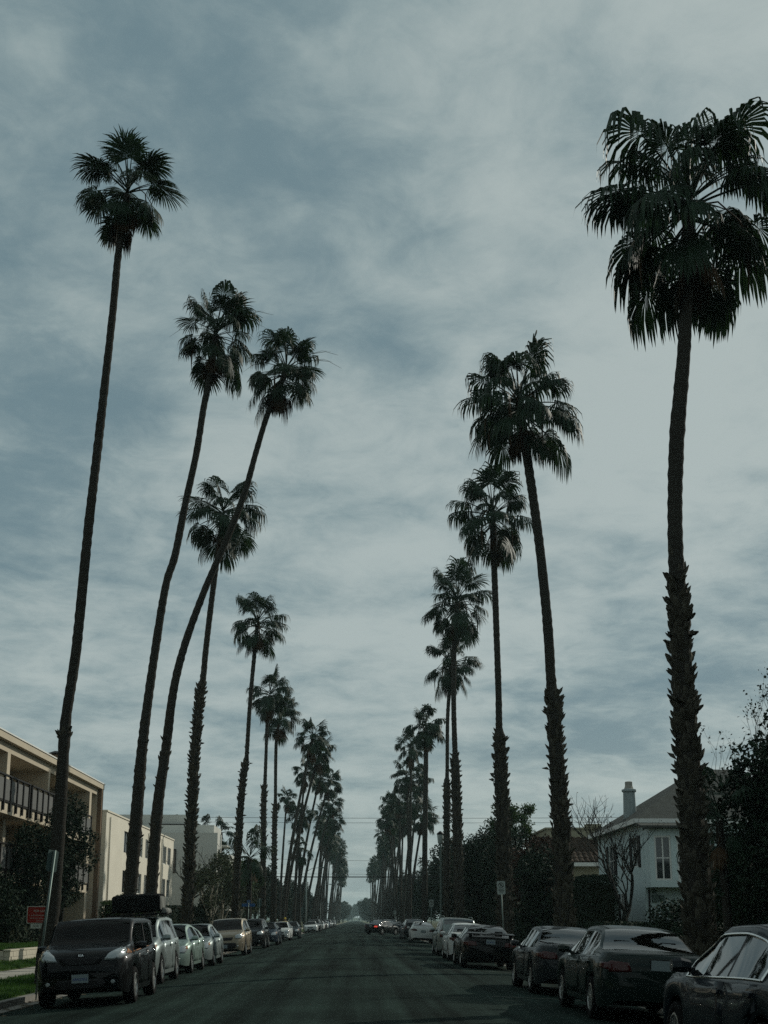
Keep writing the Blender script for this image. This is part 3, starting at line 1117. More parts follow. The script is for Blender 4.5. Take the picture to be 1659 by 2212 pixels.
def crown_clumps(cx_, cy_, cz_, rx, ry, rz, n, seed, cs=(0.28, 0.45), top_only=False):
    r = np.random.RandomState(seed)
    out_ = []
    for i in range(n):
        d = r.normal(size=3)
        d /= np.linalg.norm(d)
        if top_only and d[2] < -0.3:
            d[2] = -d[2]
        k = r.uniform(0.35, 0.85)
        s = r.uniform(*cs)
        out_.append((cx_ + d[0] * rx * k, cy_ + d[1] * ry * k, cz_ + d[2] * rz * k, rx * s, ry * s, min(rz * s, rx * s * 1.2)))
    return out_


def tree(name, label, x, y, h, r, m, seed, cat='tree', group=None, crown_lo=0.3, nc=22, per=150, size=0.22, trunk_r=0.16, bark=M_BARK, z0=None, ry=None, lean=0.0,
         cs=(0.26, 0.42), shell=0.5):
    z0 = gz(x) if z0 is None else z0
    root = empty(name, (x, y, z0), (0, 0, 0), label, cat, group)
    lo = h * crown_lo
    cz_ = (lo + h) / 2
    rz = (h - lo) / 2
    rg = random.Random(seed)
    cl_ = crown_clumps(lean, 0, cz_, r, ry or r, rz, nc, seed, cs)
    mb = MB()
    fork = Vector((lean * 0.3, 0, lo * 0.8 + 0.2))
    mb.tube([(0, 0, -0.1), (lean * 0.1, 0.02, fork.z * 0.5), fork], [trunk_r * 1.2, trunk_r, trunk_r * 0.85], 8)
    for c_ in rg.sample(cl_, min(9, len(cl_))):
        e_ = Vector(c_[:3])
        mid_ = (fork + e_) / 2 + Vector((rg.uniform(-.3, .3), rg.uniform(-.3, .3), rg.uniform(0, .4)))
        mb.tube([fork - Vector((0, 0, 0.1)), mid_, e_], [trunk_r * 0.6, trunk_r * 0.38, trunk_r * 0.12], 5, cap=False)
    mb.build('trunk', bark, root, smooth=True)
    V, Q_ = leaf_cloud(cl_, per, size, seed, shell=shell)
    put('crown', np_mesh('crown', V, Q_, m), root)
    return root


def hedge(name, label, x0, x1, y0, y1, h, m, seed, size=0.10, dens=260, z0=None, cat='hedge', group=None, taper=0.0):
    """a clipped hedge: leaves on and just under its faces, over a twiggy core"""
    cx_, cy_ = (x0 + x1) / 2, (y0 + y1) / 2
    z0 = gz(cx_) if z0 is None else z0
    root = empty(name, (cx_, cy_, z0), (0, 0, 0), label, cat, group)
    hx, hy = (x1 - x0) / 2, (y1 - y0) / 2
    mb = MB()
    mb.box((-hx * 0.84, -hy * 0.92, 0), (hx * 0.84, hy * 0.92, h * 0.9))
    mb.build('core', mat('hedge_core', (0.016, 0.020, 0.010), 0.95), root)
    r = np.random.RandomState(seed)
    faces = [(h * hy * 2, 'x-'), (h * hy * 2, 'x+'), (h * hx * 2, 'y-'), (h * hx * 2, 'y+'), (4 * hx * hy, 'z')]
    V = []
    for area, f in faces:
        n = int(area * dens)
        a_, b_ = r.rand(n) * 2 - 1, r.rand(n)
        dep = r.rand(n) ** 2 * 0.22 - 0.06 + 0.05 * np.sin(a_ * 9 + seed) * np.sin(b_ * 7)
        if f[0] == 'x':
            sg = -1 if f[1] == '-' else 1
            p = np.stack([sg * (hx - dep), a_ * hy, b_ * h], 1)
        elif f[0] == 'y':
            sg = -1 if f[1] == '-' else 1
            p = np.stack([a_ * hx, sg * (hy - dep), b_ * h], 1)
        else:
            p = np.stack([a_ * hx, (b_ * 2 - 1) * hy, h - dep], 1)
        a = r.normal(size=(n, 3))
        a /= np.linalg.norm(a, axis=1)[:, None]
        b = np.cross(a, r.normal(size=(n, 3)))
        b /= np.linalg.norm(b, axis=1)[:, None]
        s = size * r.uniform(0.6, 1.4, n)[:, None]
        V.append(np.stack([p - a * s * .5, p + b * s * .3, p + a * s * .5, p - b * s * .3], 1).reshape(-1, 3))
    V = np.concatenate(V)
    put('foliage', np_mesh('foliage', V, np.arange(len(V)).reshape(-1, 4), m), root)
    return root


def bare_tree(label, x, y, h, w, seed, levels=4, leaves=0, m=M_BARK, z0=None, group=None, r0=0.11, lm=None, fork=0.28):
    rg = random.Random(seed)
    z0 = gz(x) if z0 is None else z0
    root = empty('bare_tree', (x, y, z0), (0, 0, 0), label, 'tree', group)
    mb = MB()
    tw = MB()
    tips = []

    def grow(p, d, l, r_, lv):
        a = p
        pts = [p]
        for k in range(3):
            d = (d + Vector((rg.uniform(-.22, .22), rg.uniform(-.22, .22), 0.10))).normalized()
            p = p + d * l / 3
            pts.append(p)
        (mb if lv < 2 else tw).tube(pts, [r_, r_ * 0.88, r_ * 0.75, r_ * 0.62], 6 if lv < 2 else 4, cap=False)
        if lv >= levels:
            tips.append(p)
            return
        for q in range(rg.choice((2, 3, 3))):
            s = w / h
            nd = (d + Vector((rg.uniform(-1, 1) * 0.95 * s * 2, rg.uniform(-1, 1) * 0.95 * s * 2, rg.uniform(-0.1, 0.5)))).normalized()
            grow(pts[-1] if q else pts[2], nd, l * rg.uniform(0.68, 0.9), r_ * 0.61, lv + 1)

    grow(Vector((0, 0, -0.1)), Vector((0.06, 0, 1)), h * fork, r0, 0)
    # fit to the height wanted
    zmax = max(v[2] for v in tw.v + mb.v)
    k = h / zmax
    for q in (mb, tw):
        q.v = [(a * k, b * k, c_ * k) for a, b, c_ in q.v]
    mb.build('trunk', m, root, smooth=True)
    tag(tw.build('twigs', m, root), None, None, None, 'stuff')
    if leaves:
        r = np.random.RandomState(seed)
        T = np.array([tuple(t * k) for t in tips])
        idx = r.randint(0, len(T), leaves)
        p = T[idx] + r.normal(size=(leaves, 3)) * 0.09
        a = r.normal(size=(leaves, 3))
        a /= np.linalg.norm(a, axis=1)[:, None]
        b = np.cross(a, r.normal(size=(leaves, 3)))
        b /= np.linalg.norm(b, axis=1)[:, None]
        s = 0.095 * r.uniform(0.6, 1.3, leaves)[:, None]
        V = np.stack([p - a * s * .5, p + b * s * .3, p + a * s * .5, p - b * s * .3], 1).reshape(-1, 3)
        put('foliage', np_mesh('foliage', V, np.arange(len(V)).reshape(-1, 4), lm or M_LEAF3), root)
    return root


# right side, near to far
tree('broadleaf_tree', 'big dark tree in the right foreground reaching out of the frame', 12.7, 31.5, 6.9, 3.1, M_LEAF, 21, crown_lo=0.08, nc=60, per=360, size=0.15, trunk_r=0.2, cs=(0.22, 0.36))
tree('shrub', 'large dark shrub under the big tree at the right edge', 10.2, 30.6, 3.2, 1.5, M_LEAF, 22, 'shrub', crown_lo=0.02, nc=20, per=330, size=0.12, trunk_r=0.06)
tree('shrub', 'dark shrub in front of the white house, right of the bare tree', 10.9, 39.5, 2.5, 1.4, M_LEAF, 23, 'shrub', crown_lo=0.02, nc=16, per=330, size=0.11, trunk_r=0.05)
bare_tree('leaf-tipped tree with thin bare shoots above the dark tree', 11.5, 32.5, 9.5, 3.6, 24, 6, 1100, lm=M_LEAF, r0=0.10)
bare_tree('leafless vase-shaped tree in front of the white house', 10.8, 50.0, 6.7, 3.3, 25, 6, 90, lm=M_LEAF4, r0=0.12, fork=0.22)
hedge('hedge', 'tall clipped dark hedge between the yellow house and the bare tree', 10.3, 11.6, 54, 60, 3.25, M_LEAF, 26)
hedge('hedge', 'tall overgrown hedge behind the big dark tree on the right', 12.3, 17.0, 43.0, 45.5, 4.1, M_LEAF, 29, size=0.13, dens=230)
hedge('hedge', 'low clipped hedge along the white house garden', 9.9, 10.8, 34, 53, 1.25, M_LEAF, 27, dens=200)
tree('shrub', 'climbing shrub on the white house wall beside its tall window', 16.6, 52.8, 4.0, 0.9, M_LEAF2, 28, 'shrub', crown_lo=0.3, nc=12, per=300, size=0.12, trunk_r=0.05)
RT = [  # x, y, h, r, mat, label
    (9.9, 63, 5.6, 1.9, M_LEAF, 'dark rounded shrub tree right behind the leaning palm'),
    (10.4, 70, 6.4, 2.2, M_LEAF4, 'reddish dark bush beside the yellow house'),
    (11.3, 87, 10.9, 2.6, M_LEAF2, 'clumpy open tree with bright gaps behind the straight palm'),
    (10.2, 80, 7.8, 2.2, M_LEAF, 'dense ivy-dark tree left of the straight palm'),
    (10.0, 92, 8.3, 2.6, M_LEAF, 'dark spreading tree beside the lamp post'),
    (11.6, 101, 8.8, 3.0, M_LEAF, 'dark tree between the lamp post and the slim palm'),
    (9.8, 112, 7.5, 2.4, M_LEAF, 'dark tree behind the slim palm at the corner'),
    (12.5, 122, 10.0, 3.2, M_LEAF, 'tall dark tree on the corner of the cross street'),
]
for i, (x, y, h, r_, m_, lab) in enumerate(RT):
    clump = lab.startswith('clumpy')
    tree('broadleaf_tree', lab, x, y, h, r_, m_, 30 + i, crown_lo=0.52 if clump else 0.05, nc=16 if clump else 34, per=230 if clump else 170, size=0.20, trunk_r=0.15,
         group='garden trees on the right', cs=(0.2, 0.34) if clump else (0.26, 0.42), shell=0.2 if clump else 0.5)
hedge('hedge', 'dark hedge under the trees on the right pavement edge', 9.9, 11.0, 62, 126, 2.1, M_LEAF, 47, dens=110, size=0.15)
for i in range(16):
    Y = 150 + i * 16 + rnd.uniform(-4, 4)
    tree('broadleaf_tree', f'{ORD[i]} dark garden tree on the right past the cross street', XC + rnd.uniform(10.5, 14), Y, rnd.uniform(8.5, 12.5), rnd.uniform(3.0, 4.2), M_LEAF, 200 + i,
         crown_lo=0.08, nc=22, per=60, size=0.38, group='garden trees past the cross street')
    tree('broadleaf_tree', f'{ORD[i]} dark garden tree on the left past the cross street', XC - rnd.uniform(10.5, 14), Y + 5, rnd.uniform(6.5, 10), rnd.uniform(2.6, 3.6), M_LEAF, 240 + i,
         crown_lo=0.08, nc=22, per=60, size=0.38, group='garden trees past the cross street')
# left side
tree('conifer', 'dense dark evergreen in front of the tan apartment balconies', -12.45, 52.5, 6.95, 1.42, M_LEAF, 50, crown_lo=0.14, nc=44, per=520, size=0.11, trunk_r=0.12, cs=(0.24, 0.38), z0=0.4)
tree('broadleaf_tree', 'low dark tree in front of the left end of the tan apartments', -13.9, 46.0, 3.0, 1.7, M_LEAF, 51, crown_lo=0.04, nc=36, per=420, size=0.12, trunk_r=0.12, z0=0.4)
tree('broadleaf_tree', 'slim dark tree under the tan apartment balcony beside the evergreen', -12.9, 49.4, 5.5, 1.3, M_LEAF, 52, crown_lo=0.04, nc=28, per=420, size=0.12, trunk_r=0.10, z0=0.4)
hedge('hedge', 'low dark hedge behind the red sign', -13.9, -12.6, 45.5, 52, 0.9, M_LEAF, 53, z0=0.5)
hedge('hedge', 'sunlit clipped hedge below the cream building', -13.6, -12.2, 66, 78, 1.5, M_LEAF2, 54, z0=0.9)
hedge('hedge', 'dark hedge between the palms before the cream building', -13.2, -11.6, 79, 96, 1.6, M_LEAF, 55, z0=0.7, dens=160)
tree('shrub', 'leafy shrub with long leaves by the second palm', -11.6, 64, 2.9, 1.2, M_LEAF2, 56, 'shrub', crown_lo=0.05, nc=14, per=260, size=0.2, trunk_r=0.05)
tree('shrub', 'dark shrub at the foot of the fourth palm', -10.8, 66, 2.6, 1.4, M_LEAF, 57, 'shrub', crown_lo=0.03, nc=14, per=260, size=0.14, trunk_r=0.05)
tree('shrub', 'round dark shrub beside the grey terraced building', -10.4, 84, 3.2, 1.3, M_LEAF, 58, 'shrub', crown_lo=0.02, nc=16, per=240, size=0.15, trunk_r=0.05)
bare_tree('bare reddish tree in front of the grey terraced building', -12.6, 88, 6.2, 4.2, 59, 5, 500, lm=M_LEAF4, r0=0.14, z0=0.6)
for i, (x, y, h, r_, lab) in enumerate(((-9.9, 84, 6.6, 1.9, 'sparse grey-green tree with a pale trunk by the fifth palm'),
                                        (-9.9, 92, 6.2, 2.1, 'grey-green street tree between the fifth palm and the pair'),
                                        (-9.6, 101, 6.6, 2.3, 'grey-green tree behind the close pair of palms'),
                                        (-10.4, 109, 7.2, 2.4, 'pale-trunked tree just right of the close pair'),
                                        (-10.8, 118, 8.0, 2.6, 'last grey-green tree on the left before the cross street'))):
    tree('street_tree', lab, x, y, h, r_, M_LEAF3 if i < 3 else M_LEAF2, 90 + i, crown_lo=0.22, nc=24, per=95, size=0.20, trunk_r=0.10, bark=M_BARKW, group='grey-green trees on the left', lean=rnd.uniform(-.5, .5),
         cs=(0.2, 0.36), shell=0.25)
hedge('hedge', 'dark hedge under the grey-green trees', -11.4, -10.6, 86, 126, 2.0, M_LEAF, 98, dens=110, size=0.15)
# beside and behind the camera: unseen trees, hedges added to darken reflections, block sky
for i, (x, y, h, r_) in enumerate(((13.5, 24, 8.5, 3.4), (12.8, 15, 9.0, 3.6), (13.0, 6, 8.0, 3.4), (12.5, -4, 9.5, 3.8), (12.0, -16, 9, 3.8), (12.5, -28, 10, 4),
                                   (-13.5, 30, 7.5, 3.0), (-13.0, 16, 8.5, 3.4), (-13.0, 4, 8, 3.4), (-12.5, -8, 9, 3.6), (-12.5, -20, 9.5, 3.8), (-12, -32, 10, 4))):
    tree('broadleaf_tree', ('dark garden tree beside the right pavement, ' if x > 0 else 'dark garden tree beside the left pavement, ') + ORD[i % 6] + ' on the near stretch out of the frame',
         x, y, h, r_, M_LEAF, 500 + i, crown_lo=0.1, nc=24, per=70, size=0.34, group='garden trees on the near stretch')
hedge('hedge', 'tall hedge on the right pavement edge beside the camera', 10.3, 11.6, -40, 28, 3.2, M_LEAF, 530, size=0.3, dens=25)
hedge('hedge', 'tall hedge on the left lawn beside the camera', -14.2, -13.2, -40, 26, 3.0, M_LEAF, 531, size=0.3, dens=25)
# rounded trees that close the street far off, then a low ridge
for i, (x, y, h, r_) in enumerate(((-9.0, 690, 11.5, 5.2), (-8.0, 800, 14.0, 6.0), (8.0, 670, 12.5, 5.6), (7.6, 790, 15.5, 7.0), (9.5, 900, 17, 8), (-9.5, 930, 16, 8))):
    tree('broadleaf_tree', ('rounded tree closing the street far off on the left, ' if x < 0 else 'rounded tree closing the street far off on the right, ')
         + ('nearest', 'middle', 'nearest', 'middle', 'farthest', 'farthest')[i] + ' of the three',
         x, y, h, r_, M_LEAF, 400 + i, crown_lo=0.1, nc=26, per=16, size=0.9, trunk_r=0.4, group='rounded trees at the far end')
for i, (x, y, h, r_) in enumerate(((4.5, 1450, 23, 11), (-9, 1550, 20, 10), (16, 1380, 19, 10))):
    tree('broadleaf_tree', 'hazy tree at the very end of the street, ' + ('closing the gap', 'left of the gap', 'right of the gap')[i], x, y, h, r_, M_LEAF, 450 + i, crown_lo=0.05, nc=20, per=6, size=1.6,
         trunk_r=0.5, group='hazy trees at the very end')
mb = MB()
n = 60
for i in range(n + 1):
    x = -1600 + 3200 * i / n
    hgt = 6 + 4 * math.sin(i * 0.55) + 2.5 * math.sin(i * 1.7 + 1)
    mb.v += [(x, 2450, -2), (x, 2550, hgt), (x, 2700, hgt * 1.15), (x, 2850, -2)]
for i in range(n):
    for k in range(3):
        a = i * 4 + k
        mb.f.append((a, a + 4, a + 5, a + 1))
tag(mb.build('hill', mat('hill_scrub', (0.05, 0.062, 0.04), 0.95, var=0.3, scale=0.02), smooth=True), 'low wooded rise beyond the end of the street', None, None, 'structure')

# ------------------------------------------------------------------ buildings
def wall_plane(mb, org, ud, W, H, holes, nrm, depth):
    """a wall from org along ud (W) and up (H) with rectangular holes (u0,u1,v0,v1[,depth]); nrm points outward"""
    us = sorted({0.0, W, *[h[0] for h in holes], *[h[1] for h in holes]})
    vs = sorted({0.0, H, *[h[2] for h in holes], *[h[3] for h in holes]})
    org, ud, nrm = Vector(org), Vector(ud), Vector(nrm)
    up = Vector((0, 0, 1))

    def P(u, v, d=0.0):
        return org + ud * u + up * v - nrm * d
    for a, b in zip(us, us[1:]):
        for c_, d_ in zip(vs, vs[1:]):
            mu, mv = (a + b) / 2, (c_ + d_) / 2
            if any(h[0] < mu < h[1] and h[2] < mv < h[3] for h in holes):
                continue
            mb.quad(P(a, c_), P(b, c_), P(b, d_), P(a, d_))
    for h in holes:
        u0, u1, v0, v1 = h[:4]
        dp = h[4] if len(h) > 4 else depth
        mb.quad(P(u0, v0), P(u0, v0, dp), P(u0, v1, dp), P(u0, v1))
        mb.quad(P(u1, v0, dp), P(u1, v0), P(u1, v1), P(u1, v1, dp))
        mb.quad(P(u0, v1), P(u0, v1, dp), P(u1, v1, dp), P(u1, v1))
        mb.quad(P(u0, v0, dp), P(u0, v0), P(u1, v0), P(u1, v0, dp))
        mb.quad(P(u0, v0, dp + 0.002), P(u1, v0, dp + 0.002), P(u1, v1, dp + 0.002), P(u0, v1, dp + 0.002))


def obox(org, ud, nrm, u0, u1, v0, v1, d0, d1, mb=None):
    """box in wall coordinates; d measured outward"""
    mb = mb or MB()
    org, ud, nrm = Vector(org), Vector(ud), Vector(nrm)
    up = Vector((0, 0, 1))
    pts = [org + ud * u + up * v + nrm * d for d in (d0, d1) for v in (v0, v1) for u in (u0, u1)]
    mb.add(pts, [(0, 1, 3, 2), (4, 6, 7, 5), (0, 4, 5, 1), (2, 3, 7, 6), (0, 2, 6, 4), (1, 5, 7, 3)])
    return mb


def window(parent, org, ud, nrm, u0, u1, v0, v1, depth, frame_m, mull=1, t=0.06, pane_m=M_WPANE, sill=False, label=None, trans=0):
    mb = MB()
    a, b = -depth + 0.01, -depth + 0.07
    obox(org, ud, nrm, u0, u0 + t, v0, v1, a, b, mb)
    obox(org, ud, nrm, u1 - t, u1, v0, v1, a, b, mb)
    obox(org, ud, nrm, u0 + t, u1 - t, v0, v0 + t, a, b, mb)
    obox(org, ud, nrm, u0 + t, u1 - t, v1 - t, v1, a, b, mb)
    for k in range(mull):
        c_ = u0 + (u1 - u0) * (k + 1) / (mull + 1)
        obox(org, ud, nrm, c_ - t * 0.4, c_ + t * 0.4, v0 + t, v1 - t, a, b - 0.01, mb)
    for k in range(trans):
        c_ = v0 + (v1 - v0) * (k + 1) / (trans + 1)
        obox(org, ud, nrm, u0 + t, u1 - t, c_ - t * 0.3, c_ + t * 0.3, a, b - 0.015, mb)
    w = mb.build('window', frame_m, parent)
    if label:
        w['label'] = label
    obox(org, ud, nrm, u0 + t * .5, u1 - t * .5, v0 + t * .5, v1 - t * .5, -depth + 0.012, -depth + 0.03).build('pane', pane_m, w)
    if sill:
        obox(org, ud, nrm, u0 - 0.06, u1 + 0.06, v0 - 0.07, v0 - 0.002, 0.003, 0.07).build('sill', frame_m, w)
    return w


# tan apartments, three storeys with balconies, left
TX, TY0, TY1, TG, TTOP = -14.7, 38.0, 69.4, 0.6, 8.76
root = empty('apartment_building', (TX, (TY0 + TY1) / 2, TG), (0, 0, 0), 'three-storey tan apartment block with dark balcony rails behind the evergreen', 'building')
off = Vector((TX, (TY0 + TY1) / 2, TG))
org = Vector((TX, TY0, TG)) - off
ud, nrm = Vector((0, 1, 0)), Vector((1, 0, 0))
H = TTOP - TG
fl = [0.15, 2.72, 5.35]
bays = [(44.6, 50.9), (51.35, 57.85), (58.15, 67.0)]
holes = []
for (a, b) in bays:
    for f in fl:
        holes.append((a - TY0, b - TY0, f, f + 2.42, 1.7))
slot = (67.5 - TY0, 68.98 - TY0, 0.3, 7.8, 0.5)
holes.append(slot)
mb = MB()
wall_plane(mb, org, ud, TY1 - TY0, H, holes, nrm, 0.1)
bk = -13.0
mb.box((bk - 0.001 + org.x, org.y, 0), (-1.75 + org.x, org.y + TY1 - TY0, H - 0.02))
mb.box((-1.75 + org.x, org.y + 0.001, 0.0), (-0.002 + org.x, org.y + 0.25, H - 0.02))
mb.box((-1.75 + org.x, org.y + TY1 - TY0 - 0.3, 0.0), (-0.002 + org.x, org.y + TY1 - TY0 - 0.001, H - 0.02))
mb.build('wall', M_TAN, root)
obox(org, ud, nrm, -0.1, TY1 - TY0 + 0.12, H - 0.02, H + 0.26, -13.2, 0.26).build('parapet', M_TAN, root)
obox(org, ud, nrm, -0.14, TY1 - TY0 + 0.16, H + 0.262, H + 0.32, -13.25, 0.30).build('coping', M_TRIM, root)
mb = MB()
obox(org, ud, nrm, TY1 - TY0 - 0.40, TY1 - TY0 + 0.02, 0.2, H - 0.03, 0.004, 0.24, mb)
mb.build('fin_wall', M_TANDK, root)
for v0 in (1.2, 3.9, 6.5):
    window(root, org, ud, nrm, slot[0] + 0.5, slot[0] + 1.2, v0, v0 + 1.3, 0.46, M_TRIM, 0, 0.07)
for bi, (a, b) in enumerate(bays):
    for fi, f in enumerate(fl):
        u0 = a - TY0 + 0.5
        window(root, org, ud, nrm, u0, u0 + 1.9, f + 0.05, f + 2.1, 1.66, M_TRIM if fi < 2 else M_DARKM, 1, 0.06, label='glass balcony door')
        if bi == 2:
            window(root, org, ud, nrm, u0 + 3.3, u0 + 4.5, f + 0.85, f + 2.05, 1.66, M_TRIM, 1, 0.06)
        if fi == 0:
            continue
        proj = 0.95 if bi < 2 else 0.10
        lo, hi = (a - TY0 - 0.1, b - TY0 + 0.05)
        bal = obox(org, ud, nrm, lo, hi, f - 0.42, f + 0.02, 0.003, proj).build('balcony', M_TAN, root)
        npan = 7
        for k in range(npan + 1):
            uu = lo + 0.06 + (hi - lo - 0.12) * k / npan
            obox(org, ud, nrm, uu - 0.055, uu + 0.055, f - 0.32, f + 1.02, proj + 0.003, proj + 0.09).build('post', M_DARKM, bal)
            if k < npan:
                u2 = lo + 0.06 + (hi - lo - 0.12) * (k + 1) / npan
                obox(org, ud, nrm, uu + 0.08, u2 - 0.08, f + 0.10, f + 0.92, proj + 0.02, proj + 0.045).build('panel', M_RAILP, bal)
        obox(org, ud, nrm, lo, hi, f + 1.02, f + 1.08, proj - 0.01, proj + 0.11).build('handrail', M_DARKM, bal)
        obox(org, ud, nrm, lo, hi, f + 0.02, f + 0.07, proj + 0.02, proj + 0.06).build('bottom_rail', M_DARKM, bal)
        if proj > 0.5:
            for uu in (lo + 0.02, hi - 0.02):
                m2 = MB()
                obox(org, ud, nrm, uu - 0.02, uu + 0.02, f + 0.1, f + 0.98, 0.02, proj - 0.02, m2)
                m2.build('panel', M_RAILP, bal)
mb = MB()
vx, vy = -0.45 + org.x, 60.8 - TY0 + org.y
mb.lathe([(0.24, H + 0.2), (0.24, H + 0.80), (0.20, H + 0.84)], 14, org=(vx, vy, 0))
vent = mb.build('roof_vent', M_TANDK, root, smooth=False)
mb = MB()
mb.lathe([(0.40, H + 0.86), (0.42, H + 0.89), (0.10, H + 1.02)], 14, org=(vx, vy, 0))
mb.build('cowl', M_DARKM, vent)

# cream two-storey block
CX, CY0, CY1, CG, CT = -14.6, 71.3, 98.0, 0.9, 7.68
off = Vector((CX, (CY0 + CY1) / 2, CG))
root = empty('apartment_building', off, (0, 0, 0), 'plain cream two-storey block with narrow paired windows behind the leaning palms', 'building')
org = Vector((CX, CY0, CG)) - off
wn = []
for (y0, y1) in ((77.0, 78.8), (82.2, 83.8), (84.9, 86.4), (92.8, 94.4), (95.0, 96.6)):
    for (v0, v1) in ((2.25, 3.60), (4.72, 6.05)):
        wn.append((y0 - CY0, y1 - CY0, v0, v1))
mb = MB()
H = CT - CG
wall_plane(mb, org, ud, CY1 - CY0, H, wn, nrm, 0.14)
mb.box((-11 + org.x, org.y, 0), (-0.16 + org.x, org.y + CY1 - CY0, H - 0.01))
mb.quad((org.x - 0.16, org.y, 0), (org.x, org.y, 0), (org.x, org.y, H), (org.x - 0.16, org.y, H))
mb.quad((org.x, org.y + CY1 - CY0, 0), (org.x - 0.16, org.y + CY1 - CY0, 0), (org.x - 0.16, org.y + CY1 - CY0, H), (org.x, org.y + CY1 - CY0, H))
mb.build('wall', M_CREAM, root)
obox(org, ud, nrm, -0.02, CY1 - CY0 + 0.03, H - 0.005, H + 0.09, -11.05, 0.06).build('coping', M_CREAM, root)
for h_ in wn:
    window(root, org, ud, nrm, *h_, 0.13, M_DARKM if h_[0] < 9 else M_TRIM, 1, 0.055)
for u_ in (1.0, 14.6, 20.6):
    mb = MB()
    mb.tube([tuple(org + Vector((0.06, u_, 0.2))), tuple(org + Vector((0.06, u_, H - 0.25)))], 0.045, 8)
    mb.build('downpipe', M_CREAM, root, smooth=True)
obox(org, ud, nrm, -0.01, CY1 - CY0, 0.55, 0.95, 0.003, 0.05).build('plinth', M_TANDK, root)

# grey terraced block further on
GX, GY0, GY1 = -11.9, 105.0, 122.0
off = Vector((GX, GY0, 0.8))
root = empty('apartment_building', off, (0, 0, 0), 'pale grey block stepped in terraces behind the fourth palm', 'building')
mb = MB()
mb.box((-14.0, 0.0, 0), (0.0, 3.2, 8.0))
mb.box((-15.5, 3.21, 0), (-0.7, 9.0, 8.9))
mb.box((-12.5, 4.2, 8.9), (-3.0, 9.0, 9.9))
mb.box((-14, 9.01, 0), (0.25, 17.0, 6.6))
mb.build('wall', M_GREYB, root)
mb = MB()
mb.box((-0.69, 6.6, 7.2), (0.15, 9.0, 7.35))
mb.build('canopy_slab', M_GREYB, root)
mb = MB()
mb.box((-6.0, 3.9, 8.95), (-2.6, 4.15, 9.05))
mb.build('terrace_rail', M_DARKM, root)
o2 = Vector((0, 0, 0))
for (x0, x1, v0, v1) in ((-9.0, -8.0, 4.9, 6.4), (-4.7, -3.5, 4.6, 6.6), (-9.0, -8.0, 1.9, 3.4)):
    window(root, Vector((0, 0, 0)), Vector((1, 0, 0)), Vector((0, -1, 0)), x0, x1, v0, v1, -0.005, M_DARKM, 1, 0.06)
for (y0, y1, v0, v1) in ((9.8, 10.8, 3.9, 5.4), (12.2, 13.4, 3.9, 5.4), (14.6, 15.8, 3.9, 5.4)):
    window(root, Vector((0.25, 0, 0)), Vector((0, 1, 0)), Vector((1, 0, 0)), y0, y1, v0, v1, -0.005, M_DARKM, 1, 0.06)
for (y0, y1, v0, v1) in ((0.6, 1.2, 5.2, 6.4), (0.6, 1.2, 2.4, 3.6), (1.9, 2.6, 5.2, 6.4)):
    window(root, Vector((0, 0, 0)), Vector((0, 1, 0)), Vector((1, 0, 0)), y0, y1, v0, v1, -0.005, M_DARKM, 0, 0.06)

# white house with a hipped roof on the right
HX0, HX1, HY0, HY1, HG, HE = 13.3, 23.3, 56.0, 66.5, 0.2, 6.0
off = Vector((HX0, HY0, HG))
root = empty('house', off, (0, 0, 0), 'two-storey white stucco house with chimney and bay window behind the bare tree', 'building')
W_, D_, H = HX1 - HX0, HY1 - HY0, HE - HG
front_h = [(1.05, 1.75, 0.75, 1.95)]
mb = MB()
wall_plane(mb, (0, 0, 0), (1, 0, 0), W_, H, front_h, (0, -1, 0), 0.12)
side_h = [(1.0, 2.3, 3.7, 5.1), (6.2, 7.8, 3.5, 5.0), (4.3, 5.3, 1.0, 2.5)]
wall_plane(mb, (0, D_, 0), (0, -1, 0), D_, H, [(D_ - b, D_ - a, c_, d_) for a, b, c_, d_ in side_h], (-1, 0, 0), 0.12)
mb.quad((W_, 0, 0), (W_, D_, 0), (W_, D_, H), (W_, 0, H))
mb.quad((W_, D_, 0), (0, D_, 0), (0, D_, H), (W_, D_, H))
mb.build('wall', M_WHITE, root)
obox((0, 0, 0), (1, 0, 0), (0, -1, 0), 0.0, W_, 2.75, 2.87, 0.003, 0.06).build('string_course', M_TRIM, root)
for h_ in front_h:
    window(root, Vector((0, 0, 0)), Vector((1, 0, 0)), Vector((0, -1, 0)), *h_, 0.11, M_TRIM, 1, 0.06, trans=2)
for a, b, c_, d_ in side_h:
    w = window(root, Vector((0, D_, 0)), Vector((0, -1, 0)), Vector((-1, 0, 0)), D_ - b, D_ - a, c_, d_, 0.11, M_TRIM, 1, 0.06, trans=1)
    for (p, q) in ((D_ - b - 0.42, D_ - b - 0.03), (D_ - a + 0.03, D_ - a + 0.42)):
        obox((0, D_, 0), (0, -1, 0), (-1, 0, 0), p, q, c_ - 0.03, d_ + 0.03, 0.004, 0.05).build('shutter', M_DARKM, w)
ov = 0.45
rz = 3.0
mb = MB()
A = [(-ov, -ov, H), (W_ + ov, -ov, H), (W_ + ov, D_ + ov, H), (-ov, D_ + ov, H)]
r1, r2 = (W_ * 0.42, D_ / 2, H + rz), (W_ * 0.60, D_ / 2, H + rz)
mb.add(A + [r1, r2], [(0, 1, 5, 4), (1, 2, 5), (2, 3, 4, 5), (3, 0, 4)])
roof = mb.build('roof', M_SHINGLE, root)
mb = MB()
t = 0.20
